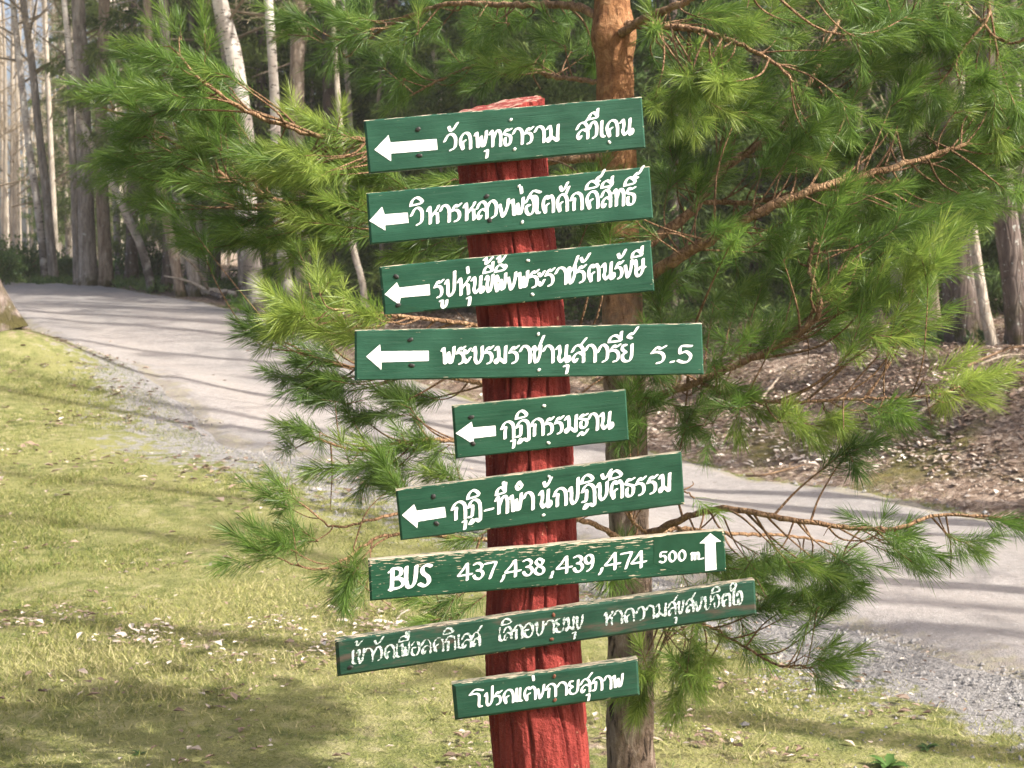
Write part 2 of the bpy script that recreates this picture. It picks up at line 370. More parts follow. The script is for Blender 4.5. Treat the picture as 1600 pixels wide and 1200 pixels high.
_gx = np.arange(-14, 14.01, .1); _gy = np.arange(2, 34.01, .1); _GX, _GY = np.meshgrid(_gx, _gy)
_RT = road_t(_GX, _GY); _SD = side(_GX, _GY)
def zones(x, y):
    if x.ndim == 1:                                        # scattered points: look the road distance up on a 10 cm grid
        fx = np.clip((x + 14) / .1, 0, len(_gx) - 1.001); fy = np.clip((y - 2) / .1, 0, len(_gy) - 1.001); i = fx.astype(int); j = fy.astype(int); fx -= i; fy -= j
        rt = (_RT[j, i] * (1 - fx) + _RT[j, i + 1] * fx) * (1 - fy) + (_RT[j + 1, i] * (1 - fx) + _RT[j + 1, i + 1] * fx) * fy; sd = _SD[j, i]
    else: rt = road_t(x, y); sd = side(x, y)
    nz = fbm(x * .7, y * .7, 3, 5)
    return _zones(x, y, rt, sd, nz)
def _zones(x, y, rt, sd, nz):
    gravel = np.where(sd < 0, np.clip(.92 + rt / np.where(x < .5, 1.9, 1.1), 0, 1), np.clip(.15 + rt / .4, 0, 1))
    gravel *= np.where((sd < 0) & (x < 0.6), .78, 1)
    litter = np.where(sd > 0, np.clip(.66 - rt * 1.6, 0, 1), 0.0)
    # shoulder of litter far up the left verge and under the pine
    litter = np.maximum(litter, np.clip((y - 15.5) / 3, 0, 1) * (sd < 0) * np.clip((-x - 1.5) / 3, 0, .62))
    litter = np.maximum(litter, .46 * np.exp(-((x - .5) ** 2 + (y - 5.0) ** 2) / 1.2))
    litter = np.maximum(litter, .40 * np.exp(-(((x + .9) / 1.6) ** 2 + ((y - 6.6) / .55) ** 2)))
    litter = np.maximum(litter, .6 * np.exp(-(((x + 4.9) / 1.5) ** 2 + ((y - 16.2) / 1.2) ** 2)))
    return np.clip(gravel + .12 * nz, 0, 1), np.clip(litter + .12 * nz, 0, 1), rt, sd

def build_terrain():
    ang = np.concatenate([np.linspace(-math.pi, -.6, 40, endpoint=False), np.linspace(-.6, .6, 300, endpoint=False), np.linspace(.6, math.pi, 40, endpoint=False)])
    r = np.concatenate([[.05], np.geomspace(.6, 3.2, 14, endpoint=False), np.geomspace(3.2, 45, 250, endpoint=False), np.geomspace(45, 420, 40)])
    A, R = np.meshgrid(ang, r); x = R * np.sin(A); y = R * np.cos(A)
    z = height(x, y); g, l, rt, sd = zones(x, y)
    amp = np.clip((R - 2) / 6, .2, 1) * np.clip(-rt * .8 + .3, .0, 1)
    z = z + amp * (.035 * fbm(x * 1.3, y * 1.3, 4, 2) + .05 * fbm(x * .45, y * .45, 2, 9) * np.clip(R / 10, 0, 1))
    z = z + np.where(sd > 0, np.clip(-rt * .5, 0, 1), 0) * .07 * fbm(x * 2.2, y * 2.2, 3, 21)
    z = z - .035 * np.clip(rt / .5, 0, 1)
    global TZ
    n, m = A.shape
    i = np.arange(n - 1)[:, None] * m; j = np.arange(m)[None]; k = (j + 1) % m
    f = np.stack([i + j, i + k, i + m + k, i + m + j], -1).reshape(-1, 4)[:, ::-1]
    o = mesh('ground', np.stack([x, y, z], -1).reshape(-1, 3), f, MT['ground'], smooth=True, attrs={'gravel': g.ravel(), 'litter': l.ravel()})
    struct(o, 'mossy grass verge and leaf covered forest floor')
build_terrain()

def build_road():
    nt = 41; T = np.linspace(-.06, 1.06, nt)
    p = en[:, None] * (1 - T)[None, :, None] + ef[:, None] * T[None, :, None]
    x, y = p[..., 0], p[..., 1]
    h = height(x, y); e = np.minimum(T, 1 - T)[None]
    jit = .032 * fbm(x * 2.6, y * 2.6, 5, 3)
    z = h + np.where(e < .10, .012 + (e - .06) * .75 + jit * 1.5, (.042 + .0 * e)) + .014 * fbm(x * .8, y * .8, 3, 8) + .010 * fbm(x * 2.6, y * 2.6, 3, 48)
    tr = np.exp(-((T - .27) / .085) ** 2) + np.exp(-((T - .70) / .085) ** 2)
    z -= .012 * tr[None]
    f = (np.arange(NS - 1)[:, None] * nt + np.arange(nt - 1)[None])
    q = np.stack([f, f + 1, f + nt + 1, f + nt], -1).reshape(-1, 4)
    o = mesh('road', np.stack([x, y, z], -1).reshape(-1, 3), q, MT['road'], smooth=True, attrs={'track': np.broadcast_to(tr, x.shape).ravel(), 'rim': np.broadcast_to(np.clip(1 - (e - .05) / .16, 0, 1), x.shape).ravel()})
    struct(o, 'pale gravel forest road bending uphill to the left')
build_road()

def scatter_points(n, xr, yr, dens):
    out = []; got = 0
    while got < n:
        k = n * 4; y = np.sqrt(RNG.uniform(yr[0] ** 2, yr[1] ** 2, k)); u = RNG.uniform(xr[0], xr[1], k); x = u * y
        keep = RNG.uniform(0, 1, k) < dens(x, y); out.append(np.c_[x, y][keep]); got += keep.sum()
    return np.concatenate(out)[:n]

def ground_z(p):
    # same micro relief as the ground mesh (approximate): base height is enough for litter
    return height(p[:, 0], p[:, 1])

def road_near(p):
    g, l, rt, sd = zones(p[:, 0], p[:, 1]); return np.where(sd > 0, rt, -9)
def build_leaves():
    G = Geo()
    def dens(x, y):
        g, l, rt, sd = zones(x, y)
        pale = .9 * np.exp(-(((x + 1.1) / 1.15) ** 2 + ((y - 6.6) / .36) ** 2))
        d = np.where(sd > 0, np.where(rt < .05, np.clip(.15 - rt * 1.2, 0, 1) * .5, .006), np.where(rt < 0, .06 + pale + .30 * np.exp(-((x - .6) ** 2 + (y - 5.1) ** 2) / .9), .02))
        return d * np.where(sd > 0, np.clip(.6 + 1.3 * fbm(x * 1.4, y * 1.4, 3, 31), .1, 1), np.clip(.12 + 2.6 * fbm(x * 1.9, y * 2.6, 4, 31), .03, 1.6))
    p = scatter_points(80000, (-.42, .46), (4.2, 22), dens)
    n = len(p); z = ground_z(p) + RNG.uniform(.004, .03, n)
    s = np.clip(RNG.gamma(5, .0033, n), .006, .034) * np.where(p[:, 1] > 9, 1.25, .72); a = RNG.uniform(0, 6.28, n)
    tilt = np.clip(RNG.normal(0, .3, n), -.6, .6); roll = np.clip(RNG.normal(0, .3, n), -.6, .6); fold = RNG.uniform(.1, .6, n)
    ux, uy = np.cos(a), np.sin(a)
    def pt(l, w, h):
        return np.stack([p[:, 0] + s * (l * ux - w * uy), p[:, 1] + s * (l * uy + w * ux), z + s * (h + l * np.tan(tilt) * .6 + w * np.tan(roll) * .5)], -1)
    z0 = np.zeros(n)
    V = np.stack([pt(-1.1, 0, 0), pt(-.2, .62, fold), pt(.7, .35, fold * .7), pt(1.15, 0, .15), pt(.6, -.4, fold * .6), pt(-.3, -.6, fold)], 1).reshape(-1, 3)
    b = np.arange(n)[:, None] * 6
    q = np.concatenate([b + np.array([[0, 1, 2, 3]]), b + np.array([[0, 3, 4, 5]])])[:, ::-1]
    t = np.clip(RNG.beta(1.6, 2.2, n) + .38 * np.exp(-((road_near(p) + .35) / .45) ** 2) + .4 * np.exp(-(((p[:, 0] + 1.1) / 1.3) ** 2 + ((p[:, 1] - 6.6) / .45) ** 2)), 0, 1)  # left verge patch: sunlight put into the colour of its bleached leaves
    G.add(V, q=q, a=np.repeat(t, 6))
    struct(G.build('leaf_litter', MT['leaves']), 'dry brown leaves scattered over the bank and verge', 'stuff')

def build_grass():
    G = Geo()
    def dens(x, y):
        g, l, rt, sd = zones(x, y)
        d = np.where(rt < -.02, (1 - np.clip(g * 1.1, 0, 1)) * (1 - np.clip(l * .9, 0, .97)), 0)
        return d * np.clip(.55 + 1.2 * fbm(x * 2.3, y * 2.3, 3, 77), .05, 1)
    p = scatter_points(220000, (-.42, .42), (4.2, 19), dens); n = len(p)
    z = ground_z(p) - .004; hgt = RNG.gamma(3, .0045, n) * (1 + .6 * (fbm(p[:, 0] * 1.7, p[:, 1] * 1.7, 2, 4) > .1))
    a = RNG.uniform(0, 6.28, n); w = RNG.uniform(.0014, .0034, n); lean = RNG.normal(0, .8, (n, 2)) * hgt[:, None]
    v0 = np.stack([p[:, 0] - w * np.cos(a), p[:, 1] - w * np.sin(a), z], -1); v1 = np.stack([p[:, 0] + w * np.cos(a), p[:, 1] + w * np.sin(a), z], -1)
    v2 = np.stack([p[:, 0] + lean[:, 0], p[:, 1] + lean[:, 1], z + hgt], -1)
    t = np.clip(.5 + .5 * fbm(p[:, 0] * .8, p[:, 1] * .8, 3, 12) + RNG.normal(0, .25, n), 0, 1)
    G.add(np.stack([v0, v1, v2], 1).reshape(-1, 3), t=np.arange(3 * n).reshape(-1, 3), a=np.repeat(t, 3))
    struct(G.build('grass', MT['grass']), 'short mossy spring grass of the verge', 'stuff')

def build_stones():
    G = Geo()
    def dens(x, y):
        g, l, rt, sd = zones(x, y)
        return np.where((sd < 0), np.exp(-((rt + .15) / .5) ** 2), np.where(rt > 0, .16, 0)) * np.where(x < -.3, np.where(rt > 0, .6, .16), 1) * np.clip(.5 + 1.2 * fbm(x * 1.8, y * 1.8, 3, 6), .03, 1)
    p = scatter_points(22000, (-.3, .42), (4.8, 14), dens); n = len(p)
    z = ground_z(p) + .004; s = (RNG.gamma(1.6, .0021, n) + .0018) * np.where(p[:, 1] > 9, 1.3, 1); a = RNG.uniform(0, 6.28, n)
    base = np.array([[1, 0, 0], [.2, .8, .1], [-.9, .3, 0], [-.4, -.8, 0], [.6, -.7, .05], [.1, .05, .75]])
    f = np.array([[0, 1, 5], [1, 2, 5], [2, 3, 5], [3, 4, 5], [4, 0, 5]])
    B = base[None] * (s[:, None, None] * RNG.uniform(.7, 1.3, (n, 6, 3)))
    c, sn = np.cos(a)[:, None], np.sin(a)[:, None]
    V = np.stack([p[:, :1] + B[..., 0] * c - B[..., 1] * sn, p[:, 1:] + B[..., 0] * sn + B[..., 1] * c, z[:, None] + B[..., 2]], -1)
    G.add(V.reshape(-1, 3), t=(np.arange(n)[:, None, None] * 6 + f[None]).reshape(-1, 3), a=0)
    struct(G.build('gravel', MT['stones']), 'loose grey gravel along the road edge', 'stuff')
build_leaves(); build_grass(); build_stones()

# ------------------------------------------------------------------ hand-painted lettering: brush strokes on a unit body
GL = {
 'ว': [[(0, .58), (.28, .92), (.62, 1), (.92, .78), (.95, .40), (.85, .12), (.52, 0)]],
 'ด': [[(.30, .0), (.10, .34), (.10, .70), (.42, .98), (.78, .94), (.98, .62), (1, 0)], [(.30, .02), (.26, .38), (.50, .52)]],
 'พ': [[(0, .80), (.13, .95), (.20, .55), (.24, .06), (.36, .10), (.54, .68)], [(.54, .68), (.68, .06), (.80, .08), (.97, .6), (1, 1)]],
 'ผ': [[(.34, .60), (.12, .92), (.03, .5), (.14, .05), (.30, .06), (.54, .64)], [(.54, .64), (.68, .06), (.80, .08), (.97, .6), (1, 1)]],
 'ท': [[(0, .78), (.20, .98), (.27, .55), (.27, .02)], [(.28, .40), (.58, .90), (.80, .98), (1, .72), (1, 0)]],
 'ห': [[(0, .78), (.18, .97), (.24, .55), (.24, .0)], [(.25, .32), (.55, .58), (.90, .86), (.98, 1)], [(.60, .58), (.86, .55), (.90, .30), (.92, 0)]],
 'ธ': [[(1, 1), (.62, .92), (.38, .98), (.10, .74)], [(.10, .74), (.45, .66), (.86, .58), (.96, .34), (.80, .06), (.45, 0), (.22, .14), (.26, .46)]],
 'ร': [[(1, 1), (.66, .86), (.40, .94), (.04, .62)], [(.04, .62), (.48, .66), (.80, .52), (.86, .26), (.70, .06), (.40, 0)]],
 'ม': [[(.02, .80), (.24, .97), (.34, .60), (.30, .18), (.14, .0), (.02, .16), (.30, .30), (.62, .16), (.86, .02)], [(.96, 1), (.92, .5), (.92, .02)]],
 'น': [[(0, .80), (.20, .96), (.26, .55), (.16, .28), (.36, .02), (.62, .26), (.94, .34), (1, .12), (.80, 0), (.72, .30), (.78, 1)]],
 'ล': [[(0, .62), (.26, .92), (.62, 1), (.92, .80), (1, .5), (1, 0)], [(.96, .44), (.60, .56), (.24, .42), (.08, .16), (.26, .0), (.40, .16)]],
 'ง': [[(.08, .72), (.20, .44), (.40, .02), (.62, .16), (.90, .62), (.97, 1)]],
 'อ': [[(.46, .52), (.16, .52), (.06, .24), (.30, .0), (.70, .02), (.96, .34), (.94, .74), (.62, 1), (.26, .92), (.04, .72)]],
 'ต': [[(.28, .0), (.08, .36), (.12, .74), (.36, .98), (.54, .80), (.74, .99), (.98, .72), (1, 0)], [(.28, .02), (.28, .36), (.52, .50)]],
 'ก': [[(0, .60), (.22, .90), (.58, 1), (.90, .84), (1, .5), (1, 0)], [(.06, .60), (.32, .66), (.28, .4), (.28, 0)]],
 'ภ': [[(0, .60), (.22, .90), (.58, 1), (.90, .84), (1, .5), (1, 0)], [(.06, .60), (.34, .66), (.34, .3), (.26, .04), (.04, .06)]],
 'ข': [[(0, .78), (.20, .97), (.33, .76), (.20, .50), (.32, .08), (.54, .03), (.86, .5), (.96, 1)]],
 'บ': [[(0, .78), (.18, .97), (.26, .6), (.24, .22), (.48, .0), (.76, .14), (.94, .45), (.96, 1)]],
 'ย': [[(.42, .96), (.14, .96), (.06, .70), (.40, .52), (.10, .40), (.08, .14), (.34, .0), (.74, .04), (.94, .3), (1, 1)]],
 'จ': [[(.06, .66), (.30, .96), (.70, .98), (.96, .64), (.92, .22), (.62, .0), (.34, .06), (.30, .40)]],
 'เ': [[(.42, 1), (.36, .5), (.42, .10), (.86, .02)]],
 'า': [[(0, .70), (.30, .98), (.72, .96), (1, .68), (1, 0)]],
 'ะ': [[(.05, .80), (.42, .62), (1, .88)], [(.05, .26), (.42, .06), (1, .36)]],
 'ฏ': [[(0, .60), (.22, .90), (.58, 1), (.90, .84), (1, .5), (1, -.22), (.82, -.24), (.58, -.12), (.34, -.34), (.14, -.34), (.30, -.12)], [(.06, .60), (.34, .66), (.34, .3), (.28, .06), (.04, .04)]],
 '-': [[(0, .30), (1, .34)]], '.': [[(.35, .04), (.75, .06)]], ',': [[(.7, .10), (.6, -.06), (.15, -.26)]],
 'B': [[(.22, 1), (.20, .5), (.16, -.02)], [(.02, .86), (.40, 1), (.80, .92), (.78, .66), (.28, .50)], [(.28, .50), (.82, .46), (.98, .24), (.72, .06), (.04, .02)]],
 'U': [[(.12, 1), (.08, .4), (.22, .06), (.52, .02), (.82, .3), (.94, 1)]],
 'S': [[(.98, .92), (.62, 1), (.26, .86), (.34, .62), (.72, .42), (.80, .16), (.46, .0), (.02, .12)]],
 '3': [[(.06, .92), (.5, 1), (.86, .82), (.66, .58), (.36, .54)], [(.36, .54), (.80, .48), (.94, .24), (.62, 0), (.20, .04), (.02, .22)]],
 '4': [[(.62, 1), (.30, .60), (.0, .28), (.5, .30), (1, .34)], [(.66, 1), (.68, .5), (.66, -.02)]],
 '5': [[(1, .96), (.24, .96), (.16, .56), (.60, .64), (.94, .38), (.76, .06), (.36, .0), (0, .12)]],
 '7': [[(.0, .92), (.5, .96), (.98, .96), (.70, .5), (.42, -.02)]],
 '8': [[(.80, .86), (.44, 1), (.18, .80), (.42, .58), (.86, .36), (.82, .08), (.42, .0), (.10, .18), (.26, .44), (.72, .64), (.84, .86)]],
 '9': [[(.90, .72), (.62, .48), (.22, .52), (.10, .80), (.40, 1), (.80, .94), (.94, .64), (.78, .2), (.36, .0)]],
 '0': [[(.5, 1), (.12, .72), (.14, .24), (.5, 0), (.88, .26), (.88, .74), (.5, 1)]],
 'm': [[(.02, .74), (.14, .8), (.14, 0)], [(.16, .5), (.36, .82), (.5, .6), (.5, 0)], [(.52, .5), (.74, .82), (.92, .6), (.92, .06), (1, .02)]],
 # marks above and below
 'ั': [[(.04, 1.46), (.24, 1.22), (.56, 1.30), (1, 1.66)]],
 'ิ': [[(.0, 1.16), (.12, 1.44), (.52, 1.62), (.94, 1.44), (.94, 1.26), (.0, 1.16)]],
 'ี': [[(.0, 1.16), (.12, 1.42), (.52, 1.56), (.88, 1.38), (.90, 1.24), (.0, 1.16)], [(.92, 1.24), (1, 1.76)]],
 'ึ': [[(.0, 1.16), (.12, 1.42), (.5, 1.56), (.84, 1.38), (.84, 1.24), (.0, 1.16)], [(.86, 1.26), (1, 1.40), (.86, 1.52)]],
 'ื': [[(.0, 1.16), (.12, 1.42), (.5, 1.56), (.88, 1.34), (.88, 1.24), (.0, 1.16)], [(.70, 1.46), (.74, 1.84)], [(.94, 1.24), (1, 1.84)]],
 '็': [[(.30, 1.36), (.55, 1.30), (.50, 1.18), (.10, 1.22), (.14, 1.56), (.56, 1.72), (1, 1.52)]],
 '่': [[(.35, 1.86), (.55, 1.52)]], '้': [[(.0, 1.94), (.26, 2.02), (.26, 1.70), (.55, 1.76), (1, 2.02)]],
 '์': [[(.40, 1.66), (.08, 1.76), (.34, 1.94), (.55, 1.90), (1, 2.30)]],
 'ุ': [[(.05, -.24), (.52, -.20), (.56, -.36), (.40, -.66)]], 'ู': [[(.0, -.24), (.28, -.26), (.24, -.52), (.52, -.66), (.84, -.50), (.92, -.24)]],
 '°': [[(.5, 1.68), (.12, 1.46), (.42, 1.24), (.88, 1.42), (.5, 1.68)]],
}
GL['ค'] = GL['ด']
GL['ศ'] = GL['ด'] + [[(.82, .92), (1.16, 1.40)]]
GL['ส'] = GL['ล'] + [[(.72, .98), (1.22, 1.40)]]
GL['ช'] = GL['ข'] + [[(.70, .80), (1.28, 1.58)]]
GL['ป'] = [GL['บ'][0][:-1] + [(.98, 1.44)]]
GL['ษ'] = GL['บ'] + [[(.50, .40), (.74, .56), (1.14, .50)]]
GL['ฐ'] = [[(x, y * .8 + .2) for x, y in s] for s in GL['ธ']] + [[(-.05, -.24), (.28, -.06), (.52, -.22), (.80, -.12), (1.06, .06)]]
GL['แ'] = [[(.22, 1), (.18, .5), (.20, .08), (.40, .02)], [(.74, 1), (.70, .5), (.72, .08), (.98, .02)]]
GL['โ'] = [[(-.02, 1.02), (.40, 1.36), (1.0, 1.24)], [(-.02, 1.02), (.50, 1.04), (.72, .84), (.70, .10), (.92, .02)]]
GL['ใ'] = [[(.44, 1.22), (.16, 1.10), (.08, 1.44), (.44, 1.70), (.86, 1.50), (.62, 1.10), (.56, .10), (.9, .02)]]

def strokes_for(runs):
    """runs: (origin x, origin y, scale, base0, base1, slope-point pairs, body, items); returns strokes in photo pixels"""
    out = []
    for ox, oy, sc, (bx0, by0, bx1, by1), body, nib, items in runs:
        for it in items:
            g, x0, x1 = it[:3]; dy = it[3] if len(it) > 3 else 0.0; hs = it[4] if len(it) > 4 else 1.0
            for s in GL[g]:
                q = []
                for (u, v) in s:
                    X = x0 + (x1 - x0) * (.10 + .80 * u); Y = by0 + (by1 - by0) * (X - bx0) / (bx1 - bx0) - (v * hs + dy) * body * .93 - body * .02
                    q.append((ox + X / sc, oy + Y / sc))
                n = max(4, 3 * len(q)) if len(q) > 2 else 3
                q = smooth_path(np.c_[np.array(q), np.zeros(len(q))], n)[:, :2]
                out.append((q, nib))
    return out

STEP = .5
def paint_field(strokes, polys, wear=0.0, seed=0):
    pts = np.vstack([s for s, _ in strokes] + [np.array(p) for p in polys]) if (strokes or polys) else None
    x0, y0 = pts.min(0) - 8; x1, y1 = pts.max(0) + 8
    nx = int((x1 - x0) / STEP) + 2; ny = int((y1 - y0) / STEP) + 2
    Fd = np.full((ny, nx), -1.0); gx = x0 + np.arange(nx) * STEP; gy = y0 + np.arange(ny) * STEP
    for s, (rx, ry, th) in strokes:
        c, sn = math.cos(th), math.sin(th)
        T = np.array([[c / rx, sn / rx], [-sn / ry, c / ry]])
        for a, b in zip(s[:-1], s[1:]):
            lo = np.minimum(a, b) - rx - 2; hi = np.maximum(a, b) + rx + 2
            i0 = max(int((lo[0] - x0) / STEP), 0); i1 = min(int((hi[0] - x0) / STEP) + 2, nx); j0 = max(int((lo[1] - y0) / STEP), 0); j1 = min(int((hi[1] - y0) / STEP) + 2, ny)
            X, Y = np.meshgrid(gx[i0:i1], gy[j0:j1]); p = np.stack([X, Y], -1) @ T.T
            A, B = T @ a, T @ b; d = B - A; t = np.clip(((p - A) @ d) / (d @ d + 1e-9), 0, 1)
            dist = np.linalg.norm(p - A - t[..., None] * d, axis=-1)
            Fd[j0:j1, i0:i1] = np.maximum(Fd[j0:j1, i0:i1], 1 - dist)
    X, Y = np.meshgrid(gx, gy)
    for poly in polys:
        poly = np.array(poly, float); ins = np.zeros(X.shape, bool); dm = np.full(X.shape, 1e9)
        for a, b in zip(poly, np.roll(poly, -1, 0)):
            d = b - a; t = np.clip(((X - a[0]) * d[0] + (Y - a[1]) * d[1]) / (d @ d), 0, 1)
            dm = np.minimum(dm, np.hypot(X - a[0] - t * d[0], Y - a[1] - t * d[1]))
            ins ^= ((a[1] > Y) != (b[1] > Y)) & (X < d[0] * (Y - a[1]) / (d[1] + 1e-12) + a[0])
        Fd = np.maximum(Fd, np.where(ins, dm, -dm) / 2.5)
    Fd = Fd + .13 * fbm(X * .35, Y * .35, 2, seed)
    if wear:
        w = fbm(X * .10, Y * .10 , 2, seed + 5) * .9 + fbm(X * .12, Y * .9, 2, seed + 9) * .9
        Fd = Fd - wear * np.clip(w + .12, 0, 1) * 2.2
    return Fd, x0, y0

def contour_mesh(Fd, x0, y0):
    """filled iso-surface of the field: runs of whole cells plus clipped border cells"""
    ny, nx = Fd.shape; ins = Fd > 0; V = []; faces = []
    full = ins[:-1, :-1] & ins[1:, :-1] & ins[:-1, 1:] & ins[1:, 1:]
    anyc = ins[:-1, :-1] | ins[1:, :-1] | ins[:-1, 1:] | ins[1:, 1:]
    def v(x, y): V.append((x0 + x * STEP, y0 + y * STEP)); return len(V) - 1
    for j in range(ny - 1):
        row = full[j]; d = np.diff(np.concatenate(([0], row.astype(np.int8), [0]))); st = np.where(d == 1)[0]; en_ = np.where(d == -1)[0]
        for a, b in zip(st, en_): faces.append([v(a, j), v(a, j + 1), v(b, j + 1), v(b, j)])
    for j, i in zip(*np.where(anyc & ~full)):
        c = [(i, j), (i, j + 1), (i + 1, j + 1), (i + 1, j)]; f = [Fd[b, a] for a, b in c]; poly = []
        for k in range(4):
            a, b = c[k], c[(k + 1) % 4]; fa, fb = f[k], f[(k + 1) % 4]
            if fa > 0: poly.append(a)
            if (fa > 0) != (fb > 0):
                t = fa / (fa - fb); t = min(max(t, .02), .98); poly.append((a[0] + (b[0] - a[0]) * t, a[1] + (b[1] - a[1]) * t))
        if len(poly) >= 3: faces.append([v(*p) for p in poly])
    return np.array(V), faces

# ------------------------------------------------------------------ the red signpost
YB = 3.0; TH = .024
PROF = [(100, 714, 842), (150, 716, 846), (270, 717, 851), (370, 733, 864), (490, 748, 880), (610, 757, 890), (720, 760, 895), (830, 762, 900), (920, 762, 903), (1020, 757, 905), (1150, 768, 918), (1200, 773, 922), (1735, 812, 968)]
post_base = P(890, 1722, 3.12); POST0 = np.array([post_base[0], post_base[1], gz(post_base[0], post_base[1]) - .05])
post = thing('signpost', 'red painted tree trunk post carrying nine green lettered boards', 'signpost', tuple(POST0))

def build_post():
    ya = np.array([p[0] for p in PROF], float); L = np.array([p[1] for p in PROF], float); R = np.array([p[2] for p in PROF], float)
    nt, na = 420, 220
    yy = np.linspace(1735, 120, nt); l = np.interp(yy, ya, L); r = np.interp(yy, ya, R)
    ker = np.ones(41) / 41; pad = lambda a: np.convolve(np.pad(a, 20, mode='edge'), ker, 'valid'); l = pad(l); r = pad(r)
    ang = np.linspace(0, 2 * math.pi, na, endpoint=False)
    rad = (r - l) / 2 * 3.11 / F; Yc = YB + TH + rad - .004
    ctr = np.array([P((a + b) / 2, y, c) for a, b, y, c in zip(l, r, yy, Yc)]); zz = ctr[:, 2]
    A, Z = np.meshgrid(ang, zz)
    ca, sa = np.cos(A), np.sin(A)
    q = A / (2 * math.pi) * 15 + 1.5 * fbm(ca * 1.5 + 5, Z * 2.3 + sa * 1.5, 3, 1)
    ridge = np.abs(((q + .55 * fbm(ca * 4 + 3, Z * 6 + sa * 4, 3, 2)) % 1) - .5) * 2
    dep = np.clip((ridge - .80) / .20, 0, 1) ** .8
    dep = dep * np.clip(.60 + 1.5 * fbm(ca * 3 + 9, Z * 4.2 + 3 * sa, 3, 4), 0.0, 1)
    plate = fbm(ca * 5, Z * 6 + 5 * sa, 3, 8) * .0032 + fbm(ca * 12, Z * 16 + 12 * sa, 4, 18) * .0042 + fbm(ca * 30, Z * 60 + 30 * sa, 2, 28) * .0012
    rr = rad[:, None] * 1.0 + plate - .011 * dep + .002
    X = ctr[:, 0:1] + rr * ca; Y = ctr[:, 1:2] + rr * sa
    top = lambda x, y: P(781, 165, 3.11)[2] + (x - P(781, 165, 3.11)[0]) * .20 + (y - 3.11) * .20 + .004 * fbm(x * 60, y * 60, 3, 3)
    Zc = np.minimum(np.broadcast_to(zz[:, None], X.shape), top(X, Y))
    v = np.stack([X, Y, Zc], -1).reshape(-1, 3)
    i = np.arange(nt - 1)[:, None] * na; j = np.arange(na)[None]; k = (j + 1) % na
    f = [list(t) for t in np.stack([i + j, i + k, i + na + k, i + na + j], -1).reshape(-1, 4)]
    groove = np.clip(dep * 1.15, 0, 1).ravel(); cut = np.zeros(len(v))
    b = (nt - 1) * na; V = [v]; n = len(v); prev = np.arange(b, b + na); c0 = v[b:b + na].mean(0)
    g2 = []; 
    for s in (.97, .8, .55, .3, .08):
        ring = c0 + (v[b:b + na] - c0) * s; ring[:, 2] = top(ring[:, 0], ring[:, 1]) + .002
        V.append(ring); cur = np.arange(n, n + na); n += na
        for jj in range(na): f.append([prev[jj], prev[(jj + 1) % na], cur[(jj + 1) % na], cur[jj]])
        prev = cur; g2.append(ring)
    f.append(list(prev))
    extra = sum(len(r_) for r_ in g2)
    # painted bark ridge cut again: remove faces of zero height where the post was sawn off
    vv = np.concatenate(V)
    cut = np.concatenate([cut, np.ones(extra)]); groove = np.concatenate([groove, np.zeros(extra)])
    good = []
    for q_ in f:
        z = vv[q_]; 
        if len(q_) > 4 or np.linalg.norm(np.cross(z[2] - z[0], z[3 % len(q_)] - z[1])) > 1e-10: good.append(q_)
    mesh('trunk', vv - POST0, good, MT['post'], post, True, {'groove': groove, 'cut': cut})
build_post()

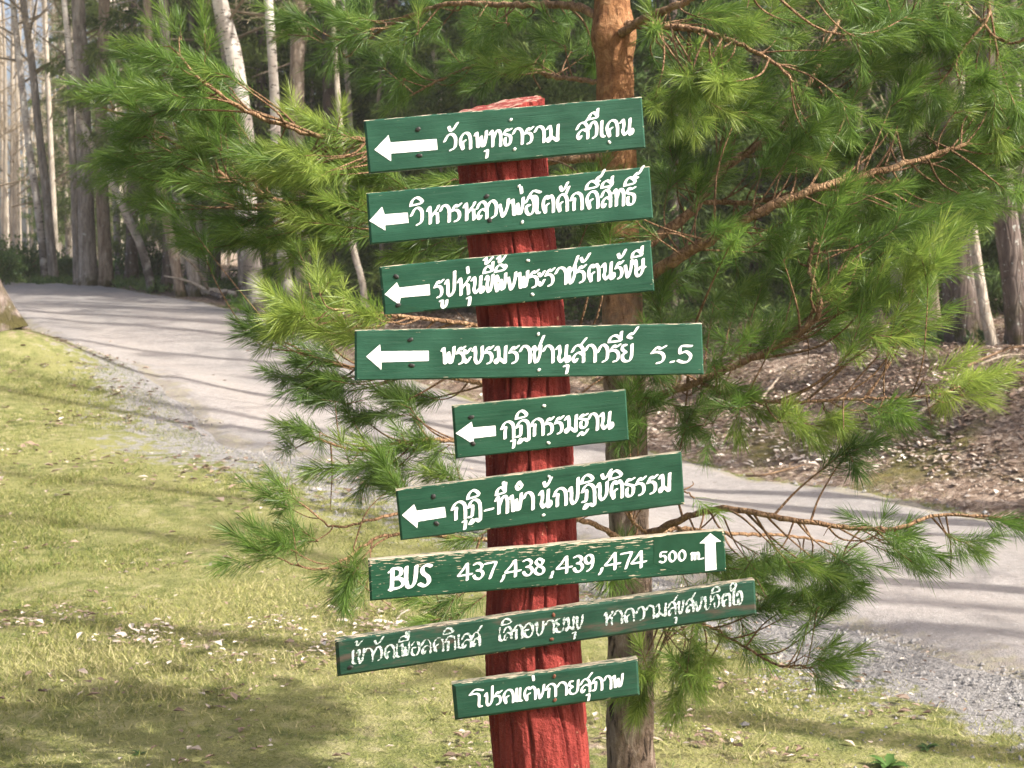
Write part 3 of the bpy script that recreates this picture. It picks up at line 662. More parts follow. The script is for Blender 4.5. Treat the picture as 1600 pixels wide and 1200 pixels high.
NIB = lambda h, k=1.0: (h * .102 * k, h * .042 * k, -.52)
BOARDS = [
 dict(c=[(568, 188), (1003, 151), (1009, 231), (576, 271)], base=(.017, .066, .040), chips=.10, yaw=4,
      label='topmost green board with a long arrow and two spaced words',
      arrow=[(585, 234), (607, 211), (610, 222.5), (682, 217), (684, 234), (611, 240), (611, 252)],
      runs=[(680, 160, 4.848, (140, 362, 1480, 246), 130, 27, [('ว', 60, 170), ('ั', 92, 176), ('ด', 176, 278), ('พ', 292, 398), ('ุ', 372, 415), ('ท', 404, 506), ('ธ', 508, 582), ('า', 584, 668), ('ร', 670, 748), ('า', 748, 832), ('ม', 836, 946), ('ส', 1062, 1166), ('ว', 1160, 1234), ('ี', 1156, 1240, .02), ('เ', 1240, 1292), ('ด', 1286, 1392), ('น', 1394, 1508)])],
      dark=[(653, 202), (655, 243)], pale=[(798, 187), (804, 233), (952, 222)]),
 dict(c=[(572, 302), (1015, 260), (1021, 341), (578, 382)], base=(.016, .068, .041), chips=.12, yaw=5,
      label='second green board from the top with its lettering running to the right edge',
      arrow=[(577, 345), (597, 323), (601, 335), (637, 332), (638.5, 348), (602, 352), (602, 360)],
      runs=[(630, 250, 4.1026, (110, 415, 1460, 288), 116, 28, [('ว', 44, 134), ('ิ', 40, 130), ('ห', 148, 236), ('า', 232, 302), ('ร', 303, 376), ('ห', 382, 468), ('ล', 466, 544), ('ว', 530, 608), ('ง', 606, 684), ('พ', 682, 778), ('่', 742, 775, -.22), ('อ', 778, 848), ('โ', 796, 888), ('ต', 884, 972), ('ศ', 976, 1060), ('ั', 1000, 1060), ('ก', 1066, 1156), ('ด', 1164, 1258), ('ิ', 1164, 1256), ('์', 1228, 1296, -.1), ('ส', 1264, 1336), ('ี', 1264, 1350), ('ท', 1342, 1420), ('ธ', 1418, 1492), ('ิ', 1412, 1494), ('์', 1470, 1546, -.1)])],
      dark=[(760, 307), (765, 344)], pale=[(811, 291), (816, 347)]),
 dict(c=[(592, 417), (1017, 375), (1023, 455), (600, 492)], base=(.014, .062, .036), chips=.16, yaw=4,
      label='third green board with a fresh dark paint patch at its lower left corner',
      arrow=[(601, 460), (620, 441), (624, 449.5), (671, 444), (672, 461), (626, 465), (624, 476)],
      runs=[(670, 380, 4.571, (70, 388, 1500, 238), 128, 28, [('ร', 34, 108), ('ู', 78, 138), ('ป', 112, 194), ('ห', 202, 300), ('ุ', 270, 312), ('่', 262, 300, -.25), ('น', 298, 402), ('ข', 400, 466), ('ี', 386, 466), ('้', 388, 460, .02), ('ผ', 466, 558), ('ึ', 466, 562), ('้', 484, 552, .02), ('ง', 556, 630), ('พ', 630, 714), ('ร', 712, 790), ('ะ', 780, 828), ('ร', 826, 902), ('า', 898, 988), ('ช', 984, 1056), ('ร', 1052, 1126), ('ั', 1078, 1156), ('ต', 1128, 1224), ('น', 1226, 1334), ('ร', 1328, 1392), ('ั', 1344, 1412), ('ง', 1392, 1458), ('ษ', 1454, 1542), ('ี', 1442, 1534)])],
      dark=[(619, 432), (622, 477)], pale=[(825, 407), (832, 460)], patch=[(602, 478), (620, 474), (662, 482), (662, 486.5), (602, 491)]),
 dict(c=[(554, 516), (1097, 505), (1100, 585), (554, 595)], base=(.017, .066, .040), chips=.10, yaw=5,
      label='wide level green board ending in the number five',
      arrow=[(572, 557), (594, 538), (595, 549), (670, 548), (670, 564), (596, 566), (596, 578)],
      runs=[(680, 500, 5.0, (45, 346, 1400, 326), 140, 28, [('พ', 42, 158), ('ร', 160, 238), ('ะ', 222, 278), ('บ', 286, 380), ('ร', 380, 458), ('ม', 456, 566), ('ร', 570, 658), ('า', 656, 748), ('ช', 750, 836), ('า', 838, 928), ('น', 936, 1062), ('ุ', 1000, 1064), ('ส', 1060, 1170), ('า', 1168, 1258), ('ว', 1262, 1360), ('ร', 1356, 1452), ('ี', 1346, 1468), ('ย', 1448, 1548), ('์', 1490, 1592, -.28)]),
            (0, 0, 1.0, (1018, 568, 1090, 566), 28, 28, [('ร', 1015, 1043), ('.', 1044, 1056), ('5', 1057, 1083)])],
      dark=[(641, 531), (643, 571)], pale=[(841, 522), (842, 578)]),
 dict(c=[(706, 634), (978, 609), (983, 688), (712, 717)], base=(.013, .058, .032), chips=.12, yaw=4,
      label='shortest upper green board with a short arrow touching its left end',
      arrow=[(712, 677), (737, 659), (739, 668), (774, 665), (775, 681), (740, 685), (740, 694)],
      runs=[(700, 630, 5.926, (520, 330, 1480, 240), 165, 28, [('ก', 484, 622), ('ุ', 582, 640, .06), ('ฏ', 622, 762), ('ิ', 620, 738, -.04), ('ก', 756, 894), ('ร', 892, 984), ('ร', 982, 1074), ('ม', 1072, 1206), ('ฐ', 1202, 1298), ('า', 1292, 1394), ('น', 1394, 1538)])],
      dark=[(736, 652), (739, 693)], pale=[(850, 634), (857, 692)]),
 dict(c=[(618, 766), (1065, 706), (1070, 788), (626, 845)], base=(.012, .054, .030), chips=.15, yaw=5,
      label='steeply tilted green board with a hyphen after the first word',
      arrow=[(628, 805), (647, 788), (651, 798), (695, 792), (697, 808), (653, 815), (652, 825)],
      runs=[(700, 720, 4.444, (60, 410, 1520, 214), 130, 29, [('ก', 18, 132), ('ุ', 100, 140, .06), ('ฏ', 132, 234), ('ิ', 128, 222, -.06), ('-', 254, 316), ('ท', 322, 422), ('ี', 328, 408, -.05), ('่', 370, 410, -.08), ('พ', 424, 518), ('°', 464, 524), ('า', 518, 598), ('น', 626, 724), ('ั', 658, 722), ('ก', 726, 830), ('ป', 834, 912), ('ฏ', 922, 1028), ('ิ', 918, 1014, -.06), ('บ', 1028, 1116), ('ั', 1058, 1140), ('ต', 1118, 1220), ('ิ', 1114, 1212, -.04), ('ธ', 1220, 1298), ('ร', 1296, 1378), ('ร', 1376, 1458), ('ม', 1458, 1552)])],
      dark=[(677, 776), (682, 818)], pale=[(858, 745), (849, 805)]),
 dict(c=[(575, 875), (1132, 828), (1135, 893), (578, 939)], base=(.010, .054, .028), chips=.34, ew=.024, yaw=5,
      label='chipped green bus board with four route numbers and an upward arrow',
      arrow=[(1110, 833), (1127, 846), (1118, 847), (1119.5, 890), (1102, 892), (1101.5, 849), (1093, 849)],
      runs=[(580, 830, 2.807, (90, 258, 270, 238), 98, 36, [('B', 72, 150), ('U', 142, 208), ('S', 204, 270)]),
            (580, 830, 2.807, (440, 212, 1190, 158), 74, 26, [('4', 376, 448), ('3', 444, 498), ('7', 496, 554), (',', 566, 590), ('4', 582, 662), ('3', 662, 714), ('8', 708, 768), (',', 780, 804), ('4', 808, 886), ('3', 884, 934), ('9', 930, 980), (',', 996, 1020), ('4', 1020, 1098), ('7', 1092, 1148), ('4', 1136, 1212)]),
            (580, 830, 2.807, (1280, 138, 1440, 124), 50, 20, [('5', 1262, 1298), ('0', 1300, 1342), ('0', 1342, 1384), ('m', 1398, 1444, 0, .8), ('.', 1438, 1464)])],
      dark=[], pale=[(861, 902)], patch=[(1021, 840), (1060, 834), (1128, 829.5), (1132, 860), (1133, 889), (1060, 893), (1022, 880)]),
 dict(c=[(523, 1001), (1180, 906), (1183, 961), (527, 1058)], base=(.012, .046, .028), chips=.06, smear=.75, yaw=5, wear=.55, bev=.0045, th=.03,
      label='longest dark green board with worn flaking lettering',
      arrow=None,
      runs=[(530, 900, 4.0, (90, 552, 850, 440), 92, 23, [('เ', 70, 110), ('ข', 108, 162), ('้', 92, 152, -.38), ('า', 150, 216), ('ว', 214, 272), ('ั', 214, 282), ('ด', 274, 352), ('เ', 346, 382), ('พ', 378, 444), ('ื', 366, 444, -.05), ('อ', 444, 508), ('ล', 508, 578), ('ด', 578, 658), ('ก', 656, 732), ('ิ', 642, 718), ('เ', 732, 766), ('ล', 758, 832), ('ส', 826, 884)]),
            (530, 900, 4.0, (990, 412, 1500, 332), 90, 23, [('เ', 988, 1026), ('ล', 1022, 1082), ('ิ', 1008, 1082), ('ก', 1086, 1150), ('อ', 1148, 1218), ('บ', 1216, 1284), ('า', 1284, 1348), ('ย', 1346, 1412), ('ม', 1410, 1474), ('ุ', 1456, 1492), ('ข', 1470, 1530)]),
            (900, 900, 5.517, (270, 428, 1400, 248), 122, 22, [('ห', 238, 324), ('า', 322, 404), ('ค', 402, 510), ('ว', 512, 600), ('า', 598, 678), ('ม', 676, 790), ('ส', 788, 866), ('ุ', 840, 884), ('ข', 868, 934), ('ส', 942, 1020), ('ง', 1018, 1094), ('บ', 1092, 1172), ('จ', 1168, 1244), ('ิ', 1160, 1248), ('ต', 1248, 1336), ('ใ', 1316, 1396), ('จ', 1378, 1438)])],
      dark=[(547, 1043)], pale=[], rust=[(865, 961), (862, 999)]),
 dict(c=[(706, 1070), (997, 1030), (1000, 1087), (711, 1126)], base=(.012, .051, .030), chips=.08, smear=.15, yaw=4, bev=.0045, th=.03,
      label='lowest short green board without an arrow',
      arrow=None,
      runs=[(720, 1030, 5.926, (200, 440, 1480, 262), 130, 22, [('โ', 72, 218), ('ป', 216, 302), ('ร', 304, 384), ('ด', 380, 498), ('แ', 494, 574), ('ต', 570, 704), ('่', 650, 698, -.06), ('ง', 700, 780), ('ก', 778, 890), ('า', 884, 988), ('ย', 990, 1098), ('ส', 1100, 1206), ('ุ', 1160, 1212), ('ภ', 1208, 1318), ('า', 1322, 1398), ('พ', 1398, 1508)])],
      dark=[], pale=[], rust=[(866, 1057), (867, 1094)]),
]

def plane_pt(x, y, B, off=0.0):
    k = math.tan(math.radians(B['yaw'])); cx = sum(p[0] for p in B['c']) / 4; xc = (835 - 800) / F * 3.0
    d = ray(x, y); t = (YB - off - xc * k) / (d[1] - d[0] * k); return d * t + np.array([0, 0, CAMZ])

def build_board(B, bi):
    yaw = math.radians(B['yaw']); back = np.array([-math.sin(yaw), math.cos(yaw), 0]); th = B.get('th', TH); bev = B.get('bev', .0028)
    C = [np.array(p, float) for p in B['c']]
    tl, tr, br, bl = [plane_pt(*p, B) for p in C]
    Lw = np.linalg.norm(tr - tl); Lh = np.linalg.norm(tl - bl)
    nu, nv = 90, 16
    # outline loop, slightly uneven, from inset front to back
    def patch(u, v): return (tl * (1 - u) + tr * u) * v + (bl * (1 - u) + br * u) * (1 - v)
    eu, ev = bev / Lw, bev / Lh
    us = np.linspace(eu * (1.6), 1 - eu, nu); vs = np.concatenate([np.linspace(ev, 1 - 4 * ev - .1, nv - 4), np.linspace(1 - 3 * ev - .06, 1 - ev * (1.0), 4)])
    vs = np.sort(np.clip(vs, ev, 1 - ev)); V = []; UV = []; E = []
    wig = lambda s, k: .0007 * fbm(np.array([s * 30.0 + bi * 7]), np.array([k * 1.0]), 3, 3)[0]
    for v in vs:
        for u in us:
            p = patch(u, v); V.append(p + back * 0); UV.append((u * Lw, v * Lh))
            e = math.exp(-(1 - v) * Lh / B.get('ew', .003)) * .7 + math.exp(-v * Lh / .006) * .45 + (math.exp(-u * Lw / .008) + math.exp(-(1 - u) * Lw / .008)) * .25; E.append(min(e, 1))
    f = []
    for j in range(nv - 1):
        for i in range(nu - 1): a = j * nu + i; f.append([a, a + 1, a + nu + 1, a + nu])
    loop = [(0, i) for i in range(nu)] + [(j, nu - 1) for j in range(1, nv)] + [(nv - 1, i) for i in range(nu - 2, -1, -1)] + [(j, 0) for j in range(nv - 2, 0, -1)]
    prev = [j * nu + i for j, i in loop]
    def uvout(j, i):
        u = us[i]; v = vs[j]
        if i == 0: u = 0
        if i == nu - 1: u = 1
        if j == 0: v = 0
        if j == nv - 1: v = 1
        return u, v
    for depth, top in ((bev, 1), (th - .002, 1), (th, 0)):
        cur = []
        for s, (j, i) in enumerate(loop):
            u, v = uvout(j, i) if top else (us[i], vs[j])
            p = patch(u, v) + back * depth
            w = wig(s / len(loop), depth) if top else 0
            p = p + np.array([0, 0, w * (1 if j in (0, nv - 1) else 0)])
            V.append(p); UV.append((u * Lw + depth, v * Lh + depth)); cur.append(len(V) - 1)
            E.append(1.0 if j == nv - 1 else (.35 if i in (0, nu - 1) else .55))
        n = len(loop)
        for s in range(n): f.append([prev[s], cur[s], cur[(s + 1) % n], prev[(s + 1) % n]])
        prev = cur
    f.append(prev)
    mat = mat_board('green_board_paint', B['base'], B['chips'], B.get('smear', 0), bi)
    o = mesh('sign_board', np.array(V) - POST0, f, mat, post, False, {'edge': E}, UV)
    o['label'] = B['label']
    # flip check: front must face the viewer
    if o.data.polygons[0].normal.y > 0: o.data.flip_normals()
    def flat(name, Vp, faces, mat, off):
        w = np.array([plane_pt(x, y, B, off) for x, y in Vp]); return mesh(name, w - POST0, faces, mat, o)
    if B.get('patch'):
        Fd, x0, y0 = paint_field([], [B['patch']], 0, bi + 40); Fd = Fd + .25 * fbm(*np.meshgrid(np.arange(Fd.shape[1]) * .05, np.arange(Fd.shape[0]) * .3), 3, 4)
        # keep the fresh paint inside the board
        flat('paint_patch', *contour_mesh(Fd, x0, y0), MT['newpaint'], .0004)
    runs = [(ox, oy, sc, bl_, body, NIB(h), it) for ox, oy, sc, bl_, body, h, it in B['runs']]
    Fd, x0, y0 = paint_field(strokes_for(runs), [], B.get('wear', 0), bi * 11)
    flat('lettering', *contour_mesh(Fd, x0, y0), MT['thin_white' if B.get('wear') else 'white'], .0009)
    if B['arrow']:
        Fd, x0, y0 = paint_field([], [B['arrow']], 0, bi + 3); flat('arrow', *contour_mesh(Fd, x0, y0), MT['white'], .0008)
    for key, mt, r in (('dark', 'hole', .0046), ('pale', 'steel', .0034), ('rust', 'rust', .0040)):
        for (x, y) in B.get(key, []):
            c = plane_pt(x, y, B, .0010); n = 14; V = []; fc = []
            for k, (q, h) in enumerate(((1, -.0012), (.85, .0006), (.45, .0013))):
                for a in range(n):
                    t = a * 2 * math.pi / n + .3; e = 1 + .18 * math.sin(2 * t + x) + .1 * math.sin(5 * t + y)
                    V.append(c + np.array([math.cos(t) * r * q * e * (1.25 if key == 'dark' else 1), -h, math.sin(t) * r * q * e]))
            for k in range(2):
                for a in range(n): b = (a + 1) % n; fc.append([k * n + a, k * n + b, (k + 1) * n + b, (k + 1) * n + a])
            fc.append(list(range(2 * n, 3 * n)))
            mesh('screw_head' if key == 'dark' else 'nail_head', np.array(V) - POST0, fc, MT[mt], o, True)
for bi, B in enumerate(BOARDS): build_board(B, bi)

# ------------------------------------------------------------------ needles and the young pine behind the signpost
def shoot_arrays(n, L, nl, flat=0.0):
    """one pine shoot along +x: n needles of length about nl; returns quads (4n,3)"""
    t = RNG.uniform(0, 1, n) ** .8; x = t * L; a = RNG.uniform(0, 6.283, n)
    ang = np.radians(RNG.normal(46, 11, n)) * (1.05 - .55 * t ** 3)
    ln = nl * RNG.uniform(.75, 1.12, n)
    d = np.stack([np.cos(ang), np.sin(ang) * np.cos(a), np.sin(ang) * np.sin(a)], -1)
    sd = np.cross(d, RNG.standard_normal((n, 3))); sd /= np.linalg.norm(sd, axis=1)[:, None]
    w = .00075 * RNG.uniform(.8, 1.25, n)
    b = np.stack([x, .002 * np.cos(a), .002 * np.sin(a)], -1)
    m = b + d * (ln * .55)[:, None] + np.array([.06, 0, -.05]) * ln[:, None]
    e = b + d * ln[:, None] + np.array([.14, 0, -.13]) * ln[:, None]
    W_ = sd * w[:, None]
    return np.stack([b - W_ * .8, b + W_ * .8, m + W_, m - W_, e], 1)          # 5 verts per needle
NT = []
for k in range(14): NT.append(shoot_arrays(int(RNG.integers(75, 150)), .13, float(RNG.uniform(.044, .064))))
def add_shoot(G, p, d, L, tint, roll=None, scale=1.0, dens=1.0):
    d = d / np.linalg.norm(d); up = np.array([0, 0, 1.0]); s = np.cross(up, d); s /= np.linalg.norm(s) + 1e-9; u = np.cross(d, s)
    T = NT[RNG.integers(len(NT))]
    if dens < 1: T = T[RNG.uniform(0, 1, len(T)) < dens]
    n = len(T); v = T.reshape(-1, 3) * np.array([1, scale, scale]); v = v.copy()
    v[:, 0] = v[:, 0] + 0
    base = T[:, :1, 0] ; v[:, 0] = (T[..., 0] - base + base * (L / .13)).reshape(-1)
    r = RNG.uniform(0, 6.28) * 0 + RNG.normal(0, .4)
    s2 = s * math.cos(r) + u * math.sin(r); u2 = np.cross(d, s2)
    w = p + v[:, :1] * d + v[:, 1:2] * s2 + v[:, 2:3] * u2
    b = np.arange(n)[:, None] * 5
    tn = np.clip(tint + np.repeat(RNG.normal(0, .11, n), 5), 0, 1)
    G.add(w, q=b + np.array([[0, 1, 2, 3]]), t=b + np.array([[3, 2, 4]]), a=tn)

def geo_build_fast(G, name, mat, parent, off):
    """quads are split so the face array stays regular"""
    v = np.concatenate(G.v) - np.asarray(off, np.float32); a = np.concatenate(G.a); fs = []
    if G.q: q = np.concatenate(G.q); fs += [q[:, [0, 1, 2]], q[:, [0, 2, 3]]]
    if G.t: fs.append(np.concatenate(G.t))
    return mesh(name, v, np.concatenate(fs), mat, parent, False, {'tint': a})

pine_base = P(988, 1262, 4.45); PB = np.array([pine_base[0], 4.45, gz(pine_base[0], 4.45) - .03])
pine = thing('pine_tree', 'young scots pine with a flaky orange trunk close behind the signpost', 'tree', tuple(PB))

TRUNK = [(992, 1290, 84), (987, 1230, 80), (985, 1150, 74), (985, 1000, 70), (984, 860, 62), (976, 600, 63), (970, 420, 62), (964, 250, 58), (960, 120, 56), (958, 50, 58), (955, -40, 50), (950, -300, 44), (948, -700, 34), (950, -1100, 20), (955, -1450, 8)]
def build_pine_trunk():
    p = np.array([P(x, y, 4.45) for x, y, w in TRUNK]); r = np.array([w for *_, w in TRUNK]) / 2 * 4.45 / F
    n = 420; path = smooth_path(p, n); rad = np.interp(np.linspace(0, 1, n), np.concatenate(([0], np.cumsum(np.linalg.norm(np.diff(p, axis=0), axis=1)))) / np.linalg.norm(np.diff(p, axis=0), axis=1).sum(), r)
    rad[:16] *= np.linspace(1.25, 1.03, 16)
    G = Geo(); seg = 56; tube(G, path, rad, seg)
    v = G.v[0]; body = v[:-1].reshape(n, seg, 3); c = path[:, None]
    A = np.linspace(0, 6.283, seg, endpoint=False)[None]; Z = path[:, 2:3]
    fl = fbm(np.cos(A) * 3.2 + 4, Z * 9 + np.sin(A) * 3.2, 5, 6); k = 1 + .07 * fbm(np.cos(A) * 1.6, Z * 4 + np.sin(A) * 1.6, 3, 26) + .09 * np.round(fl * 4) / 4 + .05 * fl + .22 * np.exp(-((Z - P(0, 55, 4.45)[2]) / .05) ** 2)
    body[:] = c + (body - c) * k[..., None]
    G.build('trunk', MT['pine'], pine, True, PB)
build_pine_trunk()

LIMBS = [  # (points px,py,Y ; thick, thin)
 ([(990, 445, 4.42), (1060, 402, 4.33), (1130, 362, 4.27), (1200, 325, 4.22), (1290, 290, 4.2), (1400, 260, 4.25), (1510, 225, 4.3)], .019, .005),
 ([(985, 396, 4.42), (1040, 362, 4.5), (1085, 325, 4.55), (1110, 282, 4.6), (1160, 242, 4.65), (1220, 202, 4.7), (1262, 135, 4.75), (1290, 75, 4.8), (1320, 10, 4.9), (1340, -60, 5.0)], .017, .004),
 ([(1098, 315, 4.57), (1170, 316, 4.6), (1240, 302, 4.65), (1300, 296, 4.7), (1440, 280, 4.75), (1570, 300, 4.8)], .008, .003),
 ([(995, 630, 4.42), (1060, 608, 4.32), (1100, 592, 4.27), (1200, 547, 4.2), (1268, 505, 4.15), (1282, 470, 4.15), (1265, 420, 4.2), (1275, 370, 4.25)], .013, .004),
 ([(1095, 598, 4.29), (1150, 620, 4.2), (1220, 628, 4.1), (1300, 625, 4.05), (1450, 618, 4.0), (1500, 604, 4.0)], .006, .0025),
 ([(985, 852, 4.42), (1040, 822, 4.3), (1100, 800, 4.2), (1150, 796, 4.1), (1250, 815, 4.0), (1350, 826, 3.95), (1400, 825, 3.9), (1460, 806, 3.9), (1510, 805, 3.88), (1580, 812, 3.85)], .0115, .003),
 ([(985, 862, 4.42), (1020, 834, 4.45), (1070, 826, 4.5), (1130, 833, 4.5), (1240, 838, 4.6), (1300, 850, 4.65)], .008, .003),
 ([(985, 965, 4.42), (1080, 968, 4.3), (1150, 1003, 4.2), (1215, 1038, 4.1), (1260, 1040, 4.05)], .006, .0025),
 ([(955, 245, 4.42), (800, 250, 4.5), (640, 225, 4.45), (520, 215, 4.4), (470, 205, 4.4), (390, 175, 4.35), (320, 130, 4.3), (265, 72, 4.25)], .014, .003),
 ([(960, 335, 4.42), (800, 332, 4.55), (650, 322, 4.6), (490, 325, 4.7), (400, 300, 4.7), (320, 255, 4.7), (235, 200, 4.65), (160, 168, 4.6)], .014, .003),
 ([(972, 520, 4.42), (850, 522, 4.3), (700, 502, 4.2), (580, 490, 4.1), (515, 482, 4.05)], .010, .003),
 ([(980, 655, 4.42), (850, 620, 4.4), (700, 590, 4.4), (600, 580, 4.4), (510, 565, 4.4), (445, 535, 4.4)], .010, .003),
 ([(980, 765, 4.42), (850, 722, 4.4), (720, 690, 4.35), (640, 690, 4.3), (560, 704, 4.3), (482, 680, 4.3)], .010, .003),
 ([(984, 850, 4.42), (900, 810, 4.3), (760, 800, 4.2), (640, 800, 4.2), (580, 812, 4.15), (520, 822, 4.15), (468, 785, 4.1)], .009, .0022),
 ([(984, 870, 4.42), (880, 860, 4.3), (700, 838, 4.2), (600, 838, 4.15), (540, 872, 4.1), (490, 890, 4.05), (436, 872, 4.0)], .009, .0022),
 ([(955, 42, 4.42), (900, 10, 4.5), (800, 8, 4.7), (690, 8, 4.85), (600, 45, 5.0), (540, 90, 5.1)], .013, .003),
 ([(962, 40, 4.42), (1030, 40, 4.35), (1110, 52, 4.25), (1200, 92, 4.15), (1240, 128, 4.1)], .012, .003),
 ([(960, 60, 4.42), (1010, 28, 4.3), (1060, 8, 4.2), (1150, -30, 4.1), (1260, -30, 4.0)], .014, .004),
 ([(952, -300, 4.45), (1250, -250, 4.4), (1450, -120, 4.35), (1545, 0, 4.3), (1505, 75, 4.3), (1468, 132, 4.3)], .012, .003),
 ([(952, -200, 4.45), (1200, -190, 4.4), (1420, -90, 4.3), (1560, 60, 4.3), (1640, 40, 4.2)], .012, .003),
 ([(1010, 835, 4.36), (985, 800, 4.1), (1060, 770, 3.95), (1085, 778, 3.9)], .005, .002),
 ([(955, 130, 4.42), (860, 118, 4.6), (790, 95, 4.8), (720, 110, 4.9), (640, 150, 4.95)], .008, .003),
]
BLOBS = [  # cx, cy, rx, ry, Y, dY, tips, tint (sunlight on tufts painted in as paler colour)
 (1120, 55, 110, 60, 4.25, .25, 15, .62), (1075, 160, 70, 55, 4.2, .2, 12, .72), (1210, 170, 110, 80, 4.35, .3, 18, .5), (1330, 60, 140, 75, 4.5, .4, 26, .5), (1490, 70, 110, 80, 4.35, .35, 24, .5),
 (1310, 195, 130, 70, 4.6, .3, 18, .42), (1430, 165, 120, 70, 4.4, .3, 18, .5), (1530, 230, 90, 90, 4.4, .3, 26, .5), (1410, 290, 130, 60, 4.6, .3, 22, .48), (1140, 250, 90, 45, 4.5, .2, 9, .42),
 (1180, 390, 110, 55, 4.25, .3, 9, .42), (1300, 350, 130, 60, 4.3, .3, 16, .45), (1400, 345, 90, 50, 4.5, .3, 13, .45), (1190, 470, 90, 50, 4.3, .25, 6, .4), (1310, 430, 110, 60, 4.25, .3, 12, .46), (1415, 425, 60, 38, 4.1, .15, 9, .72),
 (1070, 470, 55, 60, 4.5, .25, 5, .4), (1120, 545, 60, 40, 4.35, .2, 5, .45), (1060, 300, 50, 50, 4.6, .2, 6, .4), (1250, 535, 90, 26, 4.25, .2, 3, .5), (1385, 515, 60, 26, 4.1, .15, 4, .66),
 (1080, 650, 55, 45, 4.3, .2, 7, .42), (1150, 640, 40, 30, 4.2, .15, 4, .45), (1255, 645, 45, 25, 4.1, .1, 6, .8), (1370, 632, 26, 22, 4.05, .1, 3, .5), (1480, 602, 45, 22, 4.0, .1, 7, .8), (1335, 706, 20, 16, 4.0, .05, 2, .35), (1030, 570, 40, 50, 4.5, .2, 5, .4),
 (1235, 905, 50, 38, 4.15, .2, 4, .5), (1215, 950, 60, 28, 4.15, .15, 4, .52), (1170, 880, 40, 26, 4.2, .15, 4, .45), (1080, 1030, 60, 30, 4.2, .15, 7, .66), (1030, 1070, 40, 30, 4.25, .1, 7, .7), (1245, 1034, 38, 14, 4.05, .08, 3, .55), (1120, 985, 60, 22, 4.2, .15, 5, .55), (1290, 960, 26, 18, 4.05, .05, 2, .5), (1290, 880, 40, 20, 4.1, .1, 3, .4),
 (1450, 838, 85, 18, 3.95, .1, 6, .38), (1570, 815, 40, 18, 3.86, .06, 5, .32), (1370, 850, 36, 16, 3.98, .1, 3, .38), (1090, 880, 50, 26, 4.3, .15, 5, .5), (1100, 920, 60, 30, 4.4, .15, 5, .5),
 (190, 160, 55, 45, 4.6, .1, 5, .42), (290, 105, 60, 55, 4.3, .15, 9, .48), (345, 130, 40, 40, 4.4, .2, 4, .42), (310, 205, 80, 60, 4.65, .15, 12, .5), (230, 230, 75, 55, 4.65, .15, 9, .5), (330, 300, 110, 60, 4.7, .2, 15, .42), (440, 275, 60, 50, 4.55, .2, 7, .52),
 (478, 240, 50, 48, 4.4, .12, 9, .86), (510, 300, 70, 50, 4.6, .2, 9, .62), (370, 365, 70, 34, 4.7, .15, 6, .42), (480, 380, 70, 36, 4.6, .2, 7, .55), (545, 225, 36, 34, 4.4, .1, 5, .7), (640, 285, 70, 26, 4.6, .15, 7, .6), (670, 385, 60, 26, 4.55, .15, 5, .55), (560, 345, 40, 40, 4.6, .1, 5, .55),
 (505, 482, 42, 34, 4.05, .08, 8, .9), (560, 500, 56, 36, 4.1, .1, 9, .82), (440, 535, 34, 30, 4.4, .06, 4, .42), (500, 580, 56, 34, 4.4, .1, 8, .34), (575, 620, 60, 40, 4.4, .15, 8, .36), (650, 620, 56, 34, 4.4, .15, 6, .4), (485, 690, 34, 24, 4.3, .06, 4, .48), (580, 720, 56, 28, 4.3, .12, 6, .45), (660, 680, 46, 34, 4.3, .12, 4, .42), (720, 740, 40, 20, 4.3, .1, 3, .5),
 (452, 780, 24, 20, 4.1, .04, 2, .4), (430, 868, 36, 24, 4.0, .06, 4, .36), (545, 885, 40, 22, 4.1, .08, 4, .4), (490, 835, 20, 12, 4.1, .04, 1, .4), (620, 760, 40, 20, 4.2, .1, 3, .42), (690, 955, 34, 20, 4.2, .06, 3, .55), (740, 820, 40, 26, 4.25, .1, 3, .45), (960, 900, 30, 30, 4.2, .1, 3, .5),
 (972, 352, 34, 26, 4.2, .06, 4, .45), (992, 655, 34, 36, 4.2, .06, 5, .4), (1000, 560, 30, 30, 4.2, .06, 3, .45), (950, 300, 40, 20, 4.2, .1, 4, .5),
 (600, 55, 80, 50, 5.0, .2, 11, .42), (700, 120, 80, 40, 4.95, .2, 9, .36), (830, 50, 80, 40, 4.8, .2, 9, .36), (820, 105, 40, 22, 4.7, .1, 4, .6), (740, 20, 80, 30, 4.85, .2, 8, .36), (900, 110, 40, 50, 4.7, .2, 5, .35), (520, 40, 60, 40, 5.1, .15, 6, .45), (1040, 90, 40, 40, 4.5, .2, 5, .4),
]
